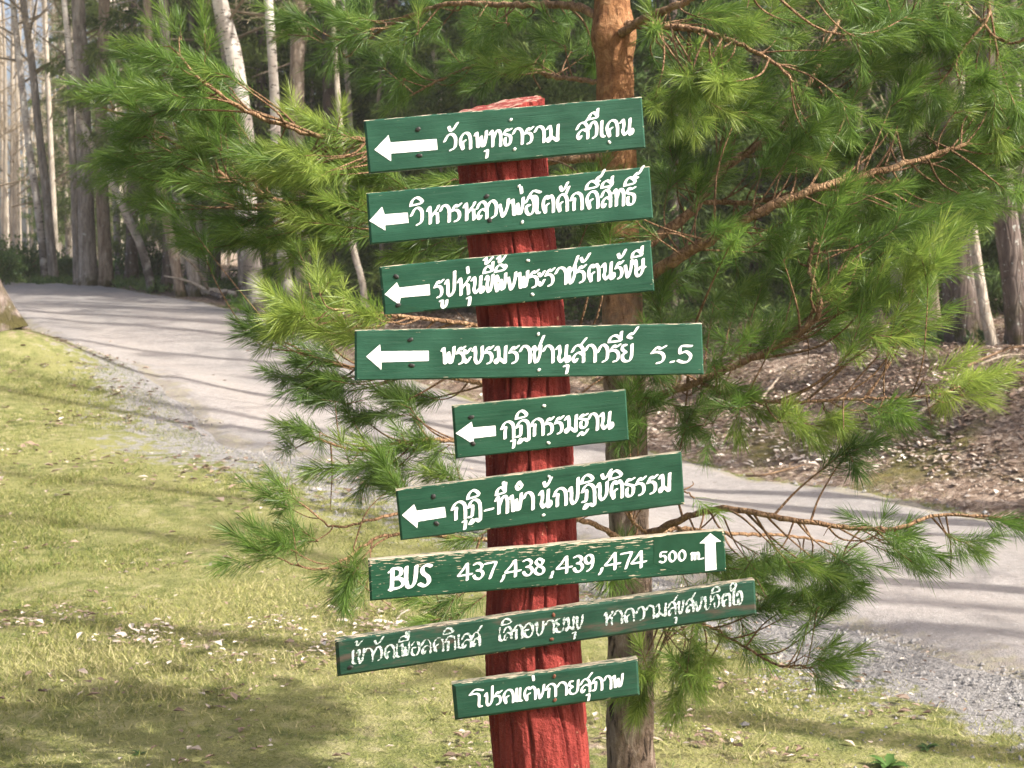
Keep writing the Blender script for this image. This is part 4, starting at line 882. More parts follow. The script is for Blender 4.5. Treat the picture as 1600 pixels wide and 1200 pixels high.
def build_pine_limbs():
    NL = len(LIMBS); wood = [Geo() for _ in range(NL)]; leaf = [Geo() for _ in range(NL)]
    nodes = []; ntan = []; nid = []; nrad = []; paths = []
    for li, (pts, r0, r1) in enumerate(LIMBS):
        p = smooth_path([P(*q) for q in pts], 60); p[1:-1] += RNG.normal(0, .0016, (58, 3)); paths.append(p)
        r = np.linspace(1, 0, 60) ** .9 * (r0 - r1) + r1; r = r * (1 + .10 * RNG.standard_normal(60).clip(-1.5, 1.5) * (RNG.uniform(0, 1, 60) < .3))
        tube(wood[li], p, r, 9, .0, wob=.05)
        k0 = 10 if li not in (2, 4) else 3
        nodes.append(p[k0:]); tg_ = np.gradient(p, axis=0); ntan.append((tg_ / np.linalg.norm(tg_, axis=1)[:, None])[k0:]); nid += [li] * (60 - k0); nrad += list(r[k0:])
        d = p[-1] - p[-5]; add_shoot(leaf[li], p[-1] - d * .3, d, .11, .5)
    nodes = np.concatenate(nodes); ntan = np.concatenate(ntan); nid = np.array(nid); nrad = np.array(nrad); used = np.zeros(len(nrad))
    trunk_xy = PB[:2]
    for (cx, cy, rx, ry, Y, dY, n, tint) in BLOBS:
        n = max(1, int(round(n * (1.05 if cx < 600 and cy < 460 else .9))))
        for _ in range(n):
            a = RNG.uniform(0, 6.283); q = math.sqrt(RNG.uniform(0, 1)); yy = Y + RNG.normal(0, dY * .5)
            tip = P(cx + rx * q * math.cos(a), cy + ry * q * math.sin(a), yy)
            dv = nodes - tip; dist = np.linalg.norm(dv * np.array([1, .7, 1.15]), axis=1)
            # prefer boughs that lie on the trunk side of the tip
            tr_t = np.linalg.norm(tip[:2] - trunk_xy); tr_n = np.linalg.norm(nodes[:, :2] - trunk_xy, axis=1)
            cost = dist + np.where(tr_n > tr_t, (tr_n - tr_t) * 1.2, 0) + RNG.uniform(0, .05, len(nodes))
            cost = cost - .55 * dist * np.clip((dv * -ntan).sum(1) / (np.linalg.norm(dv, axis=1) + 1e-9), -.6, 1)
            cost = cost + used
            k = int(cost.argmin()); used += .05 * np.exp(-(np.linalg.norm(nodes - nodes[k], axis=1) / .035) ** 2); li = nid[k]; b = nodes[k]; v = tip - b; L = np.linalg.norm(v)
            side_ = RNG.normal(0, .07, 3) * L
            m1 = b + v * .35 + side_ - np.array([0, 0, .05 * L]); m2 = b + v * .72 + side_ * .7 - np.array([0, 0, .04 * L])
            path = smooth_path([b, m1, m2, tip], 12)
            tube(wood[li], path, np.linspace(min(.0026 + .005 * L, nrad[k] * .7), .0014, 12), 5, .4)
            d = path[-1] - path[-3]; d /= np.linalg.norm(d); out = tip - np.array([*trunk_xy, tip[2]]); out /= np.linalg.norm(out) + 1e-9
            d = d * .55 + out * .45 + np.array([0, 0, .12]) + RNG.normal(0, .22, 3); d /= np.linalg.norm(d)
            tn = float(np.clip(tint + RNG.normal(0, .08), .05, 1))
            # last year's needles along the twig, this year's whorl at its end
            if L > .10: add_shoot(leaf[li], path[-5] if L < .25 else tip - (path[-1] - path[-4]) / np.linalg.norm(path[-1] - path[-4]) * .11, path[-1] - path[-4], .11, max(tn - .14, .02), dens=.8)
            if L > .22: q1 = path[7] if L < .45 else path[8]; add_shoot(leaf[li], q1, path[9] - path[7], .10, max(tn - .2, .02), dens=.45)
            add_shoot(leaf[li], tip, d, RNG.uniform(.085, .14), tn)
            for s in range(RNG.integers(1, 3)):
                e = d + RNG.normal(0, .55, 3); e /= np.linalg.norm(e); pl = RNG.uniform(.05, .10)
                q0 = tip - d * .01; tube(wood[li], np.array([q0, q0 + e * pl * .7]), [.0016, .0012], 4, .4)
                add_shoot(leaf[li], q0 + e * .012, e, pl, float(np.clip(tn + RNG.normal(0, .1), 0, 1)), scale=RNG.uniform(.8, 1), dens=.8)
            bud = tip + d * .005
    # bare dead side twigs
    for li, (pts, r0, r1) in enumerate(LIMBS):
        p = paths[li]
        for _ in range(3):
            k = RNG.integers(6, 56); dd = RNG.normal(0, 1, 3); dd[2] -= .3; dd /= np.linalg.norm(dd); L = RNG.uniform(.05, .24)
            tube(wood[li], smooth_path([p[k], p[k] + dd * L * .5 + RNG.normal(0, .012, 3), p[k] + dd * L + np.array([0, 0, -.02])], 7), np.linspace(.0028, .001, 7), 4, .6)
    # thin hanging twigs under the low right bough
    for px_, py_, q in ((1130, 806, [(1150, 850), (1180, 890)]), (1240, 815, [(1225, 850), (1195, 880)]), (1255, 818, [(1270, 850), (1262, 885), (1240, 905)]), (1395, 826, [(1340, 850), (1310, 875), (1290, 882)]), (1345, 826, [(1320, 860), (1312, 905)]), (1100, 803, [(1090, 850), (1105, 900)])):
        Y = 4.12
        tube(wood[5], smooth_path([P(px_, py_, Y)] + [P(a, b, Y + RNG.normal(0, .04)) for a, b in q], 10), np.linspace(.003, .0014, 10), 5, .5)
    for li in range(NL):
        o = wood[li].build('branch', MT['limb'], pine, True, PB)
        if leaf[li].v: geo_build_fast(leaf[li], 'needles', MT['needle'], o, PB)
build_pine_limbs()

# ------------------------------------------------------------------ crowns shared by the trees around the road
def unit(v): v = np.asarray(v, float); return v / (np.linalg.norm(v) + 1e-12)
def twig_spray(G, p, d, n, ln, w, tint, spread=.8, droop=.1):
    """n flat leaf- or twig-sized slivers round point(s) p"""
    p = np.atleast_2d(p); k = len(p) * n; pp = np.repeat(p, n, 0) + RNG.normal(0, ln * .35, (k, 3)); dd = np.repeat(np.atleast_2d(d), n, 0) if len(np.atleast_2d(d)) == len(p) else np.tile(d, (k, 1))
    dd = dd + RNG.normal(0, spread, (k, 3)) - np.array([0, 0, droop]); dd /= np.linalg.norm(dd, axis=1)[:, None]
    s = np.cross(dd, RNG.standard_normal((k, 3))); s /= np.linalg.norm(s, axis=1)[:, None]; L = (ln * RNG.uniform(.6, 1.3, k))[:, None]; w_ = w * RNG.uniform(.7, 1.3, (k, 1))
    v = np.stack([pp - s * w_, pp + s * w_, pp + dd * L], 1).reshape(-1, 3)
    G.add(v, t=np.arange(3 * k).reshape(-1, 3), a=np.repeat(np.clip(tint + RNG.normal(0, .16, k), 0, 1), 3))

def bare_crown(G, h0, H, R, nb=26, fine=1.0, path=None, tint=.5):
    """leafless spring crown: rising boughs, side branches, fine twigs"""
    for b in range(nb):
        t = (b + RNG.uniform(0, 1)) / nb; z = h0 + (H - h0) * t * .92; a = b * 2.4 + RNG.normal(0, .4)
        L = R * (1 - .65 * t) * RNG.uniform(.6, 1.1); up = RNG.uniform(.25, .9); o = path(z) if path else np.array([0, 0, z])
        d = unit([math.cos(a), math.sin(a), up]); mid_ = o + d * L * .5 + RNG.normal(0, .06 * L, 3); e = o + d * L + np.array([0, 0, .12 * L]) + RNG.normal(0, .08 * L, 3)
        p = smooth_path([o, mid_, e], 9); tube(G, p, np.linspace(.012 + .008 * L, .004, 9), 4, .25, cap=False)
        for s in range(int(6 * fine)):
            k = RNG.integers(2, 9); q = p[k]; dd = unit(d + RNG.normal(0, .65, 3)); l2 = L * RNG.uniform(.15, .4)
            e2 = q + dd * l2 + RNG.normal(0, .04, 3); p2 = smooth_path([q, q + dd * l2 * .5 + RNG.normal(0, .05 * l2, 3), e2], 5)
            tube(G, p2, np.linspace(.006, .0025, 5), 3, .5, cap=False)
            twig_spray(G, p2[1:], unit(dd + [0, 0, .2]), int(4 * fine), .28, .0042, .6, .6, .02)
def pine_crown(G, h0, H, R, nb=26, path=None, tint=.4, dens=1.0):
    for b in range(nb):
        t = (b + RNG.uniform(0, 1)) / nb; z = h0 + (H - h0) * t * .96; a = b * 2.4 + RNG.normal(0, .5); o = path(z) if path else np.array([0, 0, z])
        L = R * (math.sin(math.pi * min(.18 + .8 * t, 1)) * .85 + .15) * RNG.uniform(.6, 1.15); d = unit([math.cos(a), math.sin(a), RNG.uniform(-.05, .5)])
        p = smooth_path([o, o + d * L * .5 - np.array([0, 0, .05 * L]), o + d * L], 8); tube(G, p, np.linspace(.014 + .008 * L, .005, 8), 4, 0, cap=False)
        q = p[3:]; q = np.concatenate([q, q + RNG.normal(0, .16 * L, q.shape), q + RNG.normal(0, .14 * L, q.shape)])
        twig_spray(G, q, d, int(26 * dens), .16, .006, float(np.clip(tint + RNG.normal(0, .12), 0, 1)), .9, -.1)
def spruce_crown(G, h0, H, R, path=None, tint=.4, dens=1.0, nb=None):
    n = nb or int((H - h0) * 9)
    for b in range(n):
        t = ((b + RNG.uniform(0, 1)) / n) ** 1.15; z = h0 + (H - h0) * t; a = b * 2.4 + RNG.normal(0, .4); o = path(z) if path else np.array([0, 0, z])
        L = R * (1.02 - t) * RNG.uniform(.6, 1.12) + .12; d = np.array([math.cos(a), math.sin(a), 0.0]); dr = RNG.uniform(.15, .45)
        p = smooth_path([o, o + d * L * .45 - np.array([0, 0, dr * L * .55]), o + d * L * .8 - np.array([0, 0, dr * L * .85]), o + d * L - np.array([0, 0, dr * L * .75])], 7)
        tube(G, p, np.linspace(.010 + .006 * L, .004, 7), 3, 0, cap=False)
        sd = np.array([-d[1], d[0], 0.0]); pts = []; ds = []
        m = max(int(L * 28 * dens), 4)
        u = RNG.uniform(.12, 1, m); pos = np.stack([np.interp(u, np.linspace(0, 1, 7), p[:, k]) for k in range(3)], -1)
        sgn = RNG.choice([-1, 1], m)[:, None]; off = RNG.uniform(.1, 1, m)[:, None] * (.10 + .30 * L * (1 - u[:, None] * .75))
        q = pos + sd * sgn * off + d * off * .35 - np.array([0, 0, 1.0]) * off * RNG.uniform(.1, .5, (m, 1))
        twig_spray(G, q, d * .6 + sd * 0 - np.array([0, 0, .35]), 9, .17, .015, float(np.clip(tint + RNG.normal(0, .1) - .1 + .3 * (L > R * .6), 0, 1)), .55, .25)

def trunk_path(pts, Y, H, n=44):
    p = np.array([P(x, y, Y) for x, y in pts]); z0 = gz(p[0][0], Y); p[0] = [p[0][0] + (p[1][0] - p[0][0]) * 0, Y, z0 - .08]
    d = p[-1] - p[-2]; d /= max(d[2], .2); d[:2] *= .7; d[:2] = np.clip(d[:2], -.22, .22); top = z0 + H
    zz = np.linspace(p[-1][2], top, 5)[1:]
    ext_ = np.array([p[-1] + d * (z - p[-1][2]) * (1 - .35 * k / 4) + np.array([0, RNG.normal(0, .05), 0]) for k, z in enumerate(zz)])
    return smooth_path(np.vstack([p, ext_]), n), z0

def make_tree(name, label, cat, pts, w, Y, mat, H=13, crown='bare', R=1.8, h0=None, group=None, seg=14, seed=1, cmat=None, flare=1.35, tint=.4, dead=5, top=.25):
    path, z0 = trunk_path(pts, Y, H); base = path[0].copy(); base[2] = z0
    t = thing(name, label, cat, tuple(base), group)
    r0 = w / 2 * Y / F; n = len(path); s = (path[:, 2] - z0) / H
    rad = r0 * (1 - (1 - top) * np.clip(s, 0, 1)) * (1 + (flare - 1) * np.exp(-np.clip(path[:, 2] - z0, 0, None) / .16))
    G = Geo(); tube(G, path, rad, seg); v = G.v[0]; body = v[:-1].reshape(n, seg, 3); A = np.linspace(0, 6.283, seg, endpoint=False)[None]; Z = path[:, 2:3] + seed * 3
    k = 1 + .07 * fbm(np.cos(A) * 1.6 + seed, Z * 3 + np.sin(A) * 1.6, 3, seed) + .16 * np.exp(-np.clip(path[:, 2:3] - z0, 0, None) / .25) * np.cos(A * 4 + seed)
    body[:] = path[:, None] + (body - path[:, None]) * k[..., None]
    for _ in range(dead):                                  # snags of dead lower branches
        i = RNG.integers(8, n - 6); a = RNG.uniform(0, 6.28); L = RNG.uniform(.15, .9); d = np.array([math.cos(a), math.sin(a), RNG.uniform(-.35, .35)])
        q = smooth_path([path[i], path[i] + d * L * .5 + RNG.normal(0, .04, 3), path[i] + d * L + np.array([0, 0, -.1 * L])], 6); tube(G, q, np.linspace(.014, .004, 6), 4, 0)
    G.build('trunk', MT[mat], t, True, base)
    if crown:
        C = Geo(); zz = path[:, 2]; pf = lambda z: np.array([np.interp(z, zz, path[:, 0]), np.interp(z, zz, path[:, 1]), z])
        a, b = z0 + (h0 if h0 is not None else H * .45), z0 + H
        if crown == 'bare': bare_crown(C, a, b, R, path=pf)
        elif crown == 'pine': pine_crown(C, a, b, R, path=pf, tint=tint)
        else: spruce_crown(C, a, b, R, path=pf, tint=tint)
        geo_build_fast(C, 'crown', MT[cmat or {'bare': 'bareleaf', 'pine': 'needle', 'spruce': 'spruce'}[crown]], t, base)
    return t

LG = 'trees along the far left side of the road'; RG = 'trees on top of the leafy bank'; MG = 'trees in the wood behind the signpost'
TREES = [
 # left of the road, far to near
 ('birch_tree', 'birch with a bright white middle stem at the left edge of the wood', 'tree', [(72, 412), (60, 330), (48, 250), (36, 150), (20, 0)], 13, 31, 'birch', 14, 'bare', LG),
 ('grey_tree', 'slender grey bare tree close beside the leftmost white birch', 'tree', [(84, 412), (72, 300), (60, 200), (50, 100), (36, 0)], 15, 31, 'grey', 14, 'bare', LG),
 ('grey_tree', 'thin dark stem immediately left of the thickest grey trunk on the left', 'tree', [(121, 410), (116, 300), (111, 180), (104, 0)], 13, 29.5, 'grey', 14, 'bare', LG),
 ('aspen_tree', 'thickest straight grey trunk in the left roadside wood', 'tree', [(138, 414), (134, 300), (129, 150), (122, 0)], 27, 28, 'grey', 15, 'bare', LG),
 ('pine_trunk_tree', 'brown pine trunk with a mossy foot right of the thick grey trunk', 'tree', [(166, 414), (161, 330), (158, 240), (160, 100), (163, 0)], 22, 28, 'tan', 15, 'pine', LG),
 ('birch_tree', 'white birch rising behind the brown mossy footed pine on the left', 'tree', [(186, 415), (180, 300), (176, 180), (168, 60), (160, -20)], 11, 33, 'birch', 14, 'bare', LG),
 ('leaning_birch', 'birch leaning far over to the left above the road bend', 'tree', [(240, 432), (222, 390), (202, 345), (184, 305), (160, 258), (128, 190), (110, 90)], 14, 26, 'birch', 9, None, LG),
 ('brown_tree', 'brown trunk slanting left with sunlit bark above the fallen log', 'tree', [(284, 442), (270, 390), (258, 325), (244, 255), (236, 150), (230, 0)], 17, 25, 'tan', 13, 'pine', LG),
 ('grey_tree', 'grey trunk slanting left just right of the sunlit brown trunk', 'tree', [(308, 444), (294, 380), (281, 320), (268, 220), (258, 60)], 21, 25, 'grey', 14, 'bare', LG),
 ('grey_tree', 'thin grey stem between the slanting grey trunk and the big birch', 'tree', [(322, 446), (314, 380), (309, 300), (303, 150), (298, 0)], 11, 26, 'grey', 14, 'bare', LG),
 ('birch_tree', 'biggest birch with dark mossy foot and white upper trunk left of the signpost', 'tree', [(402, 474), (394, 420), (388, 350), (386, 270), (384, 215), (374, 140), (362, 70), (343, 0)], 31, 21.5, 'birch', 14, 'bare', LG),
 ('grey_tree', 'straight grey trunk partly hidden behind the biggest birch', 'tree', [(384, 455), (376, 330), (368, 200), (356, 100), (338, 0)], 19, 25, 'grey', 14, 'bare', LG),
 ('birch_tree', 'short speckled birch trunk right of the big birch foot', 'tree', [(456, 488), (448, 440), (440, 395), (432, 300), (430, 170), (420, 0)], 18, 21, 'birch', 13, 'bare', LG),
 ('aspen_tree', 'broad pale brown trunk at the top left of the upper board', 'tree', [(478, 470), (472, 390), (464, 250), (464, 120), (467, 0)], 27, 23, 'tan', 15, 'bare', LG),
 ('birch_tree', 'thin white birch stem close right of the broad pale brown trunk', 'tree', [(502, 465), (494, 300), (486, 120), (482, 0)], 8, 27, 'birch', 14, 'bare', LG),
 ('birch_tree', 'small pale stem leaning left beside the third board', 'tree', [(574, 482), (566, 440), (556, 405), (540, 320), (533, 220), (524, 90), (520, 0)], 11, 21, 'pale', 9, 'bare', MG),
 ('grey_tree', 'dark grey slim trunk above the left end of the top board', 'tree', [(560, 470), (552, 300), (546, 170), (540, 90), (536, 0)], 10, 24, 'grey', 12, 'bare', MG),
 ('grey_tree', 'slim curved brown stem above the arrow of the top board', 'tree', [(600, 470), (594, 300), (590, 180), (594, 120), (586, 60), (585, 0)], 8, 23, 'brown', 12, 'bare', MG),
 ('grey_tree', 'pale grey slim trunk above the middle of the top board', 'tree', [(700, 470), (694, 300), (687, 170), (682, 110), (672, 50), (668, 0)], 11, 24, 'pale', 13, 'bare', MG),
 # right hand bank
 ('grey_tree', 'slim grey trunk deep in the wood behind the crown of the young pine', 'tree', [(1228, 520), (1229, 380), (1230, 230), (1230, 150), (1232, 0)], 16, 24, 'tan', 13, 'bare', RG),
 ('brown_tree', 'brown slim trunk showing through a gap in the pine needles', 'tree', [(1300, 520), (1302, 300), (1303, 180), (1300, 80), (1296, 0)], 18, 22, 'brown', 13, 'bare', RG),
 ('pale_tree', 'small yellow sunlit stem leaning left on the bank', 'tree', [(1382, 545), (1374, 500), (1366, 460), (1355, 400), (1345, 300), (1340, 100)], 15, 17.5, 'tan', 8, 'bare', RG),
 ('aspen_tree', 'grey trunk left of the broad tan trunk on the bank', 'tree', [(1408, 532), (1404, 440), (1400, 350), (1396, 200), (1394, 0)], 26, 18.5, 'grey', 14, 'bare', RG),
 ('oak_tree', 'broad tan trunk between the grey trunk and the dark lichen trunk', 'tree', [(1446, 538), (1445, 440), (1440, 340), (1436, 200), (1434, 0)], 40, 18, 'tan', 14, 'bare', RG),
 ('aspen_tree', 'thickest dark trunk with white lichen spots on the bank', 'tree', [(1510, 552), (1503, 470), (1497, 400), (1490, 320), (1484, 200), (1480, 0)], 56, 16.5, 'brown', 15, 'bare', RG),
 ('young_tree', 'thin spotted stem leaning beside the thick dark lichen trunk', 'tree', [(1556, 566), (1542, 500), (1530, 430), (1516, 330), (1506, 230), (1500, 100)], 17, 15.8, 'pale', 9, 'bare', RG),
 ('aspen_tree', 'grey spotted trunk at the right edge of the picture', 'tree', [(1600, 566), (1590, 480), (1578, 390), (1566, 300), (1550, 150), (1540, 60), (1534, 0)], 40, 15.8, 'brown', 15, 'bare', RG),
 ('pale_tree', 'thin pale stem behind the grey spotted trunk at the right edge', 'tree', [(1600, 500), (1597, 300), (1590, 130), (1584, 0)], 13, 21, 'pale', 13, 'bare', RG),
]
for k, (nm, lb, ct, pts, w, Y, mt, H, cr, gp) in enumerate(TREES):
    make_tree(nm, lb, ct, pts, w, Y, mt, H, cr, R=2.0 if cr == 'bare' else 1.7, h0=H * ((.55 if gp == MG else .28) if cr == 'bare' else .5), group=gp, seed=k + 2, seg=18 if w > 24 else 12, dead=5 if Y < 27 else 3, flare=1.5 if w > 24 else 1.2)
make_tree('leaning_tree', 'dark mossy trunk foot leaning out of the left edge of the picture', 'tree', [(-10, 512), (-26, 470), (-44, 420), (-70, 320), (-110, 150)], 66, 15.8, 'brown', 12, 'bare', R=2, h0=4, seed=50, flare=1.5, seg=20)

# conifers standing between the trunks
SPR = [
 ('dark spruce on the left with branches hanging over the road bend', 262, 26.5, 9, 2.0, 1.9, LG, .7),
 ('young spruce behind the leaning birch on the left', 335, 31, 10, 2.0, 1.2, LG, .65),
 ('green spruce behind the biggest birch with boughs to head height', 405, 26, 11, 2.2, 2.2, LG, .75),
 ('green spruce behind the broad pale brown trunk', 515, 27, 12, 2.2, 1.6, LG, .7),
 ('high crowned spruce above the leaning birch', 205, 30, 13, 2.0, 4.2, LG, .7),
 ('tall green spruce far behind the slanting grey trunk', 300, 34, 14, 2.4, 3.0, LG, .8),
 ('dark spruce rising above the left end of the top board', 610, 25, 12, 2.2, .3, MG, .6),
 ('tall dark spruce directly above the top of the red post', 740, 22.5, 12, 2.2, .3, MG, .5),
 ('dark spruce standing behind the orange pine trunk', 890, 24, 13, 2.3, .3, MG, .55),
 ('broad spruce right of the orange pine trunk deep in the wood', 1050, 21, 11, 2.2, .25, MG, .38),
 ('dark spruce filling the gap behind the golden pine bough', 1180, 23, 12, 2.3, .2, RG, .6),
 ('spruce behind the slim brown trunk on the bank', 1330, 24, 13, 2.3, .2, RG, .6),
 ('dark spruce between the tan trunk and the thick lichen trunk', 1465, 22, 12, 2.3, .2, RG, .3),
 ('dark spruce at the right edge behind the spotted trunks', 1580, 22, 13, 2.3, .2, RG, .28),
]
for k, (lb, x, Y, H, R, h0, gp, tint) in enumerate(SPR):
    make_tree('spruce_tree', lb, 'tree', [(x, 470), (x + 3, 250), (x + 2, 60)], 20, Y, 'brown', H, 'spruce', R=R, h0=h0, group=gp, seed=70 + k, dead=0, tint=tint, seg=9, top=.12)

# ------------------------------------------------------------------ the wood as a mass: far trees, and the trees on the sunny side out of the picture
def mass_tree(T, C, N, x, y, H, kind, r=.12, h0=.35, R=1.8, dens=1.0, lean=0.0):
    z0 = gz(x, y) - .1; top = np.array([x + lean * H + RNG.normal(0, .3), y, z0 + H]); p = smooth_path([[x, y, z0], [x + lean * H * .5 + RNG.normal(0, .12), y, z0 + H * .5], top], 12)
    tube(T, p, np.linspace(r, r * .25, 12), 7, RNG.uniform(0, 1), cap=False); zz = p[:, 2]; pf = lambda z: np.array([np.interp(z, zz, p[:, 0]), np.interp(z, zz, p[:, 1]), z])
    if kind == 'bare': bare_crown(C, z0 + H * h0, z0 + H, R, nb=16, fine=.8 * dens, path=pf)
    elif kind == 'pine': pine_crown(N, z0 + H * h0, z0 + H, R, nb=18, path=pf, dens=dens, tint=.35)
    else: spruce_crown(N, z0 + H * h0, z0 + H, R, path=pf, dens=dens, tint=RNG.uniform(.25, .6))

def build_far_wood():
    T, C, N, T2 = Geo(), Geo(), Geo(), Geo()
    for k in range(90):                                    # light, leafless wood to the left
        Y = RNG.uniform(36, 75); u = RNG.uniform(-.37, -.10); mass_tree(T, C, N, u * Y, Y, RNG.uniform(10, 17), 'bare', RNG.uniform(.03, .10), .14, 1.9, 1.1, RNG.normal(0, .02))
    for k in range(45):
        Y = RNG.uniform(60, 105); u = RNG.uniform(-.37, -.2); mass_tree(T, C, N, u * Y, Y, RNG.uniform(13, 19), 'bare', RNG.uniform(.05, .12), .15, 2.2, .8)
    for k in range(8):
        Y = RNG.uniform(42, 70); u = RNG.uniform(-.30, -.14); mass_tree(T, C, N, u * Y, Y, RNG.uniform(9, 14), 'spruce', .12, .12, 2.0, .6)
    for k in range(50):                                    # dark conifers straight ahead and to the right
        Y = RNG.uniform(25, 48); u = RNG.uniform(-.13, .42); mass_tree(T2, C, N, u * Y, Y, RNG.uniform(11, 16), 'spruce', .14, .02, 2.4, .5)
    for k in range(16):
        Y = RNG.uniform(24, 45); u = RNG.uniform(-.14, .42); mass_tree(T2, C, N, u * Y, Y, RNG.uniform(11, 16), 'bare', RNG.uniform(.06, .14), .3, 1.6, .5)
    root = T.build('distant_wood', MT['far'], None, True); struct(root, 'far-off mixed wood of bare trunks and dark conifers', 'stuff')
    T2.build('conifer_trunks', MT['brown'], root, True); geo_build_fast(C, 'bare_twigs', MT['bareleaf'], root, (0, 0, 0)); geo_build_fast(N, 'conifer_foliage', MT['spruce'], root, (0, 0, 0))
build_far_wood()

def build_side_wood():
    """trees beside and behind the viewer: they throw the broken shade over road and verge"""
    T, C, N = Geo(), Geo(), Geo()
    spots = [(4.75, 11.4, 12, 'bare', 1.9), (5.1, 9.3, 12, 'bare', 1.8), (6.2, 13.4, 13, 'bare', 1.9), (6.9, 16.2, 13, 'pine', 1.9), (8.6, 19.0, 14, 'pine', 2.0), (6.0, 3.2, 11, 'bare', 2.0), 
             (8.2, 8.5, 12, 'bare', 2.0), (10.5, 11.5, 13, 'pine', 2.0), (9.4, 14.5, 13, 'bare', 2.0), (12.5, 9.0, 14, 'pine', 2.2), (7.6, 5.3, 11, 'bare', 1.8), (13, 14, 14, 'spruce', 2.2),
             (9.5, 3.2, 12, 'bare', 1.9), (12, 5.5, 13, 'bare', 2.0), (14.5, 1.5, 14, 'pine', 2.1),  (16.5, 6.5, 14, 'spruce', 2.2),
             (8.8, -5.2, 9.5, 'bare', 1.7), (10.4, -6.0, 13, 'pine', 2.0), (5.0, -5.5, 10, 'bare', 1.6), (17.5, 11, 14, 'pine', 2.2), (18, 17, 14, 'spruce', 2.2), (13.5, 19, 14, 'pine', 2.1)]
    for x, y, H, kind, R in spots: mass_tree(T, C, N, x, y, H, kind, .14, .40, R, .8, RNG.normal(0, .02))
    root = T.build('roadside_wood', MT['grey'], None, True); struct(root, 'roadside wood on the sunny side', 'stuff')
    geo_build_fast(C, 'bare_twigs', MT['bareleaf'], root, (0, 0, 0)); geo_build_fast(N, 'conifer_foliage', MT['spruce'], root, (0, 0, 0))
build_side_wood()

# ------------------------------------------------------------------ undergrowth, bushes, fallen wood, rosettes
def build_undergrowth():
    G = Geo(); spots = []
    for (cx, cy, Y, rx, ry, n) in [(255, 430, 27.5, 55, .8, 60), (180, 420, 30, 60, .8, 40), (1470, 556, 16.6, 120, .5, 14), (420, 470, 23, 60, .8, 30), (90, 420, 31, 50, .6, 30), (60, 415, 38, 80, 2.5, 90), (160, 415, 36, 80, 2.5, 90), (330, 440, 27, 60, 1.0, 40)]:
        for _ in range(n):
            y = Y + RNG.normal(0, ry); x = P(cx + RNG.normal(0, rx * .6), cy, Y)[0] * y / Y; spots.append((x, y))
    for x, y in spots:
        z = gz(x, y); p = np.array([x, y, z]) + RNG.normal(0, .09, (7, 3)) * [1, 1, .3] + [0, 0, .06]; twig_spray(G, p, [0, 0, 1.0], 10, .075, .016, RNG.uniform(.35, 1.0), .8, -.1)
    o = geo_build_fast(G, 'undergrowth', MT['bush'], None, (0, 0, 0)); struct(o, 'low berry scrub along the edge of the wood', 'stuff')
build_undergrowth()

def make_bush(label, x, y, Y, w, h, tint):
    c = P(x, y, Y); c[2] = gz(c[0], Y); t = thing('bush', label, 'bush', tuple(c)); G = Geo(); S = Geo()
    for k in range(26):
        a = RNG.uniform(0, 6.28); q = math.sqrt(RNG.uniform(0, 1)); e = c + np.array([w * q * math.cos(a), w * q * math.sin(a), h * RNG.uniform(.45, 1) * (1 - .35 * q)]); p = smooth_path([c, (c + e) / 2 + RNG.normal(0, .05, 3), e], 6)
        tube(S, p, np.linspace(.012, .004, 6), 4, 0); pts = np.concatenate([p[2:] + RNG.normal(0, .09, (4, 3)) for _ in range(4)]); twig_spray(G, pts, unit(e - c), 12, .09, .016, float(np.clip(tint + RNG.normal(0, .12), 0, 1)), .8, 0)
    S.build('stem', MT['twig'], t, True, c); geo_build_fast(G, 'foliage', MT['bush'], t, c)
make_bush('rounded green bush at the far left beyond the road', 26, 425, 32, .75, 1.15, .55)
make_bush('small bright green shrub at the left edge beyond the road', -14, 432, 30, .6, .75, .7)
make_bush('yellow green bush at the far end of the road between the trunks', 96, 424, 33, .8, .7, .8)
make_bush('dark green bush low between the slanting trunks and leaning birch', 232, 425, 31, .6, .85, .3)

def stick(name, label, cat, pts, r0, r1, mat='deadwood', twigs=3, group=None):
    p = np.array([[*P(x, y, Y)[:2], 0] for x, y, Y, h in pts]); 
    for q, (x, y, Y, h) in zip(p, pts): q[2] = gz(q[0], q[1]) + h
    path = smooth_path(p, 30); path[1:-1] += RNG.normal(0, r0 * .12, (28, 3)); G = Geo(); tube(G, path, np.linspace(r0, r1, 30), 9, 0, wob=.05)
    for _ in range(twigs):
        k = RNG.integers(6, 26); d = RNG.normal(0, 1, 3); d[2] = abs(d[2]) * .4; d = unit(d); L = RNG.uniform(6, 22) * r0; tube(G, smooth_path([path[k], path[k] + d * L * .5 + RNG.normal(0, .06 * L, 3), path[k] + d * L], 6), np.linspace(r0 * .4, r0 * .15, 6), 5, 0)
    o = G.build(name, MT[mat], None, True); tag(o, label, cat, group); return o
stick('fallen_branch', 'thin dark stick lying on the road edge right of the signpost', 'branch', [(1166, 737, 12.25, .03), (1190, 742, 12.1, .05), (1225, 741, 12.15, .05), (1258, 738, 12.2, .04)], .011, .005, 'twig', 4)
stick('fallen_branch', 'long curved pale branch lying down the right hand bank', 'branch', [(1340, 680, 12.2, .03), (1400, 668, 12.3, .06), (1450, 655, 12.4, .10), (1500, 628, 12.9, .12), (1560, 604, 13.3, .16), (1630, 590, 13.5, .14)], .020, .007, 'deadwood', 3)
stick('fallen_branch', 'dark branch arching above the pale one at the right edge of the bank', 'branch', [(1510, 610, 13.4, .10), (1550, 600, 13.5, .16), (1600, 594, 13.6, .20), (1660, 600, 13.5, .1)], .014, .006, 'twig', 3)
stick('fallen_branch', 'slender fallen branch slanting over the leaves behind the fourth board', 'branch', [(1180, 640, 14.6, .04), (1230, 600, 15.1, .18), (1280, 575, 15.4, .10)], .014, .006, 'deadwood', 4)
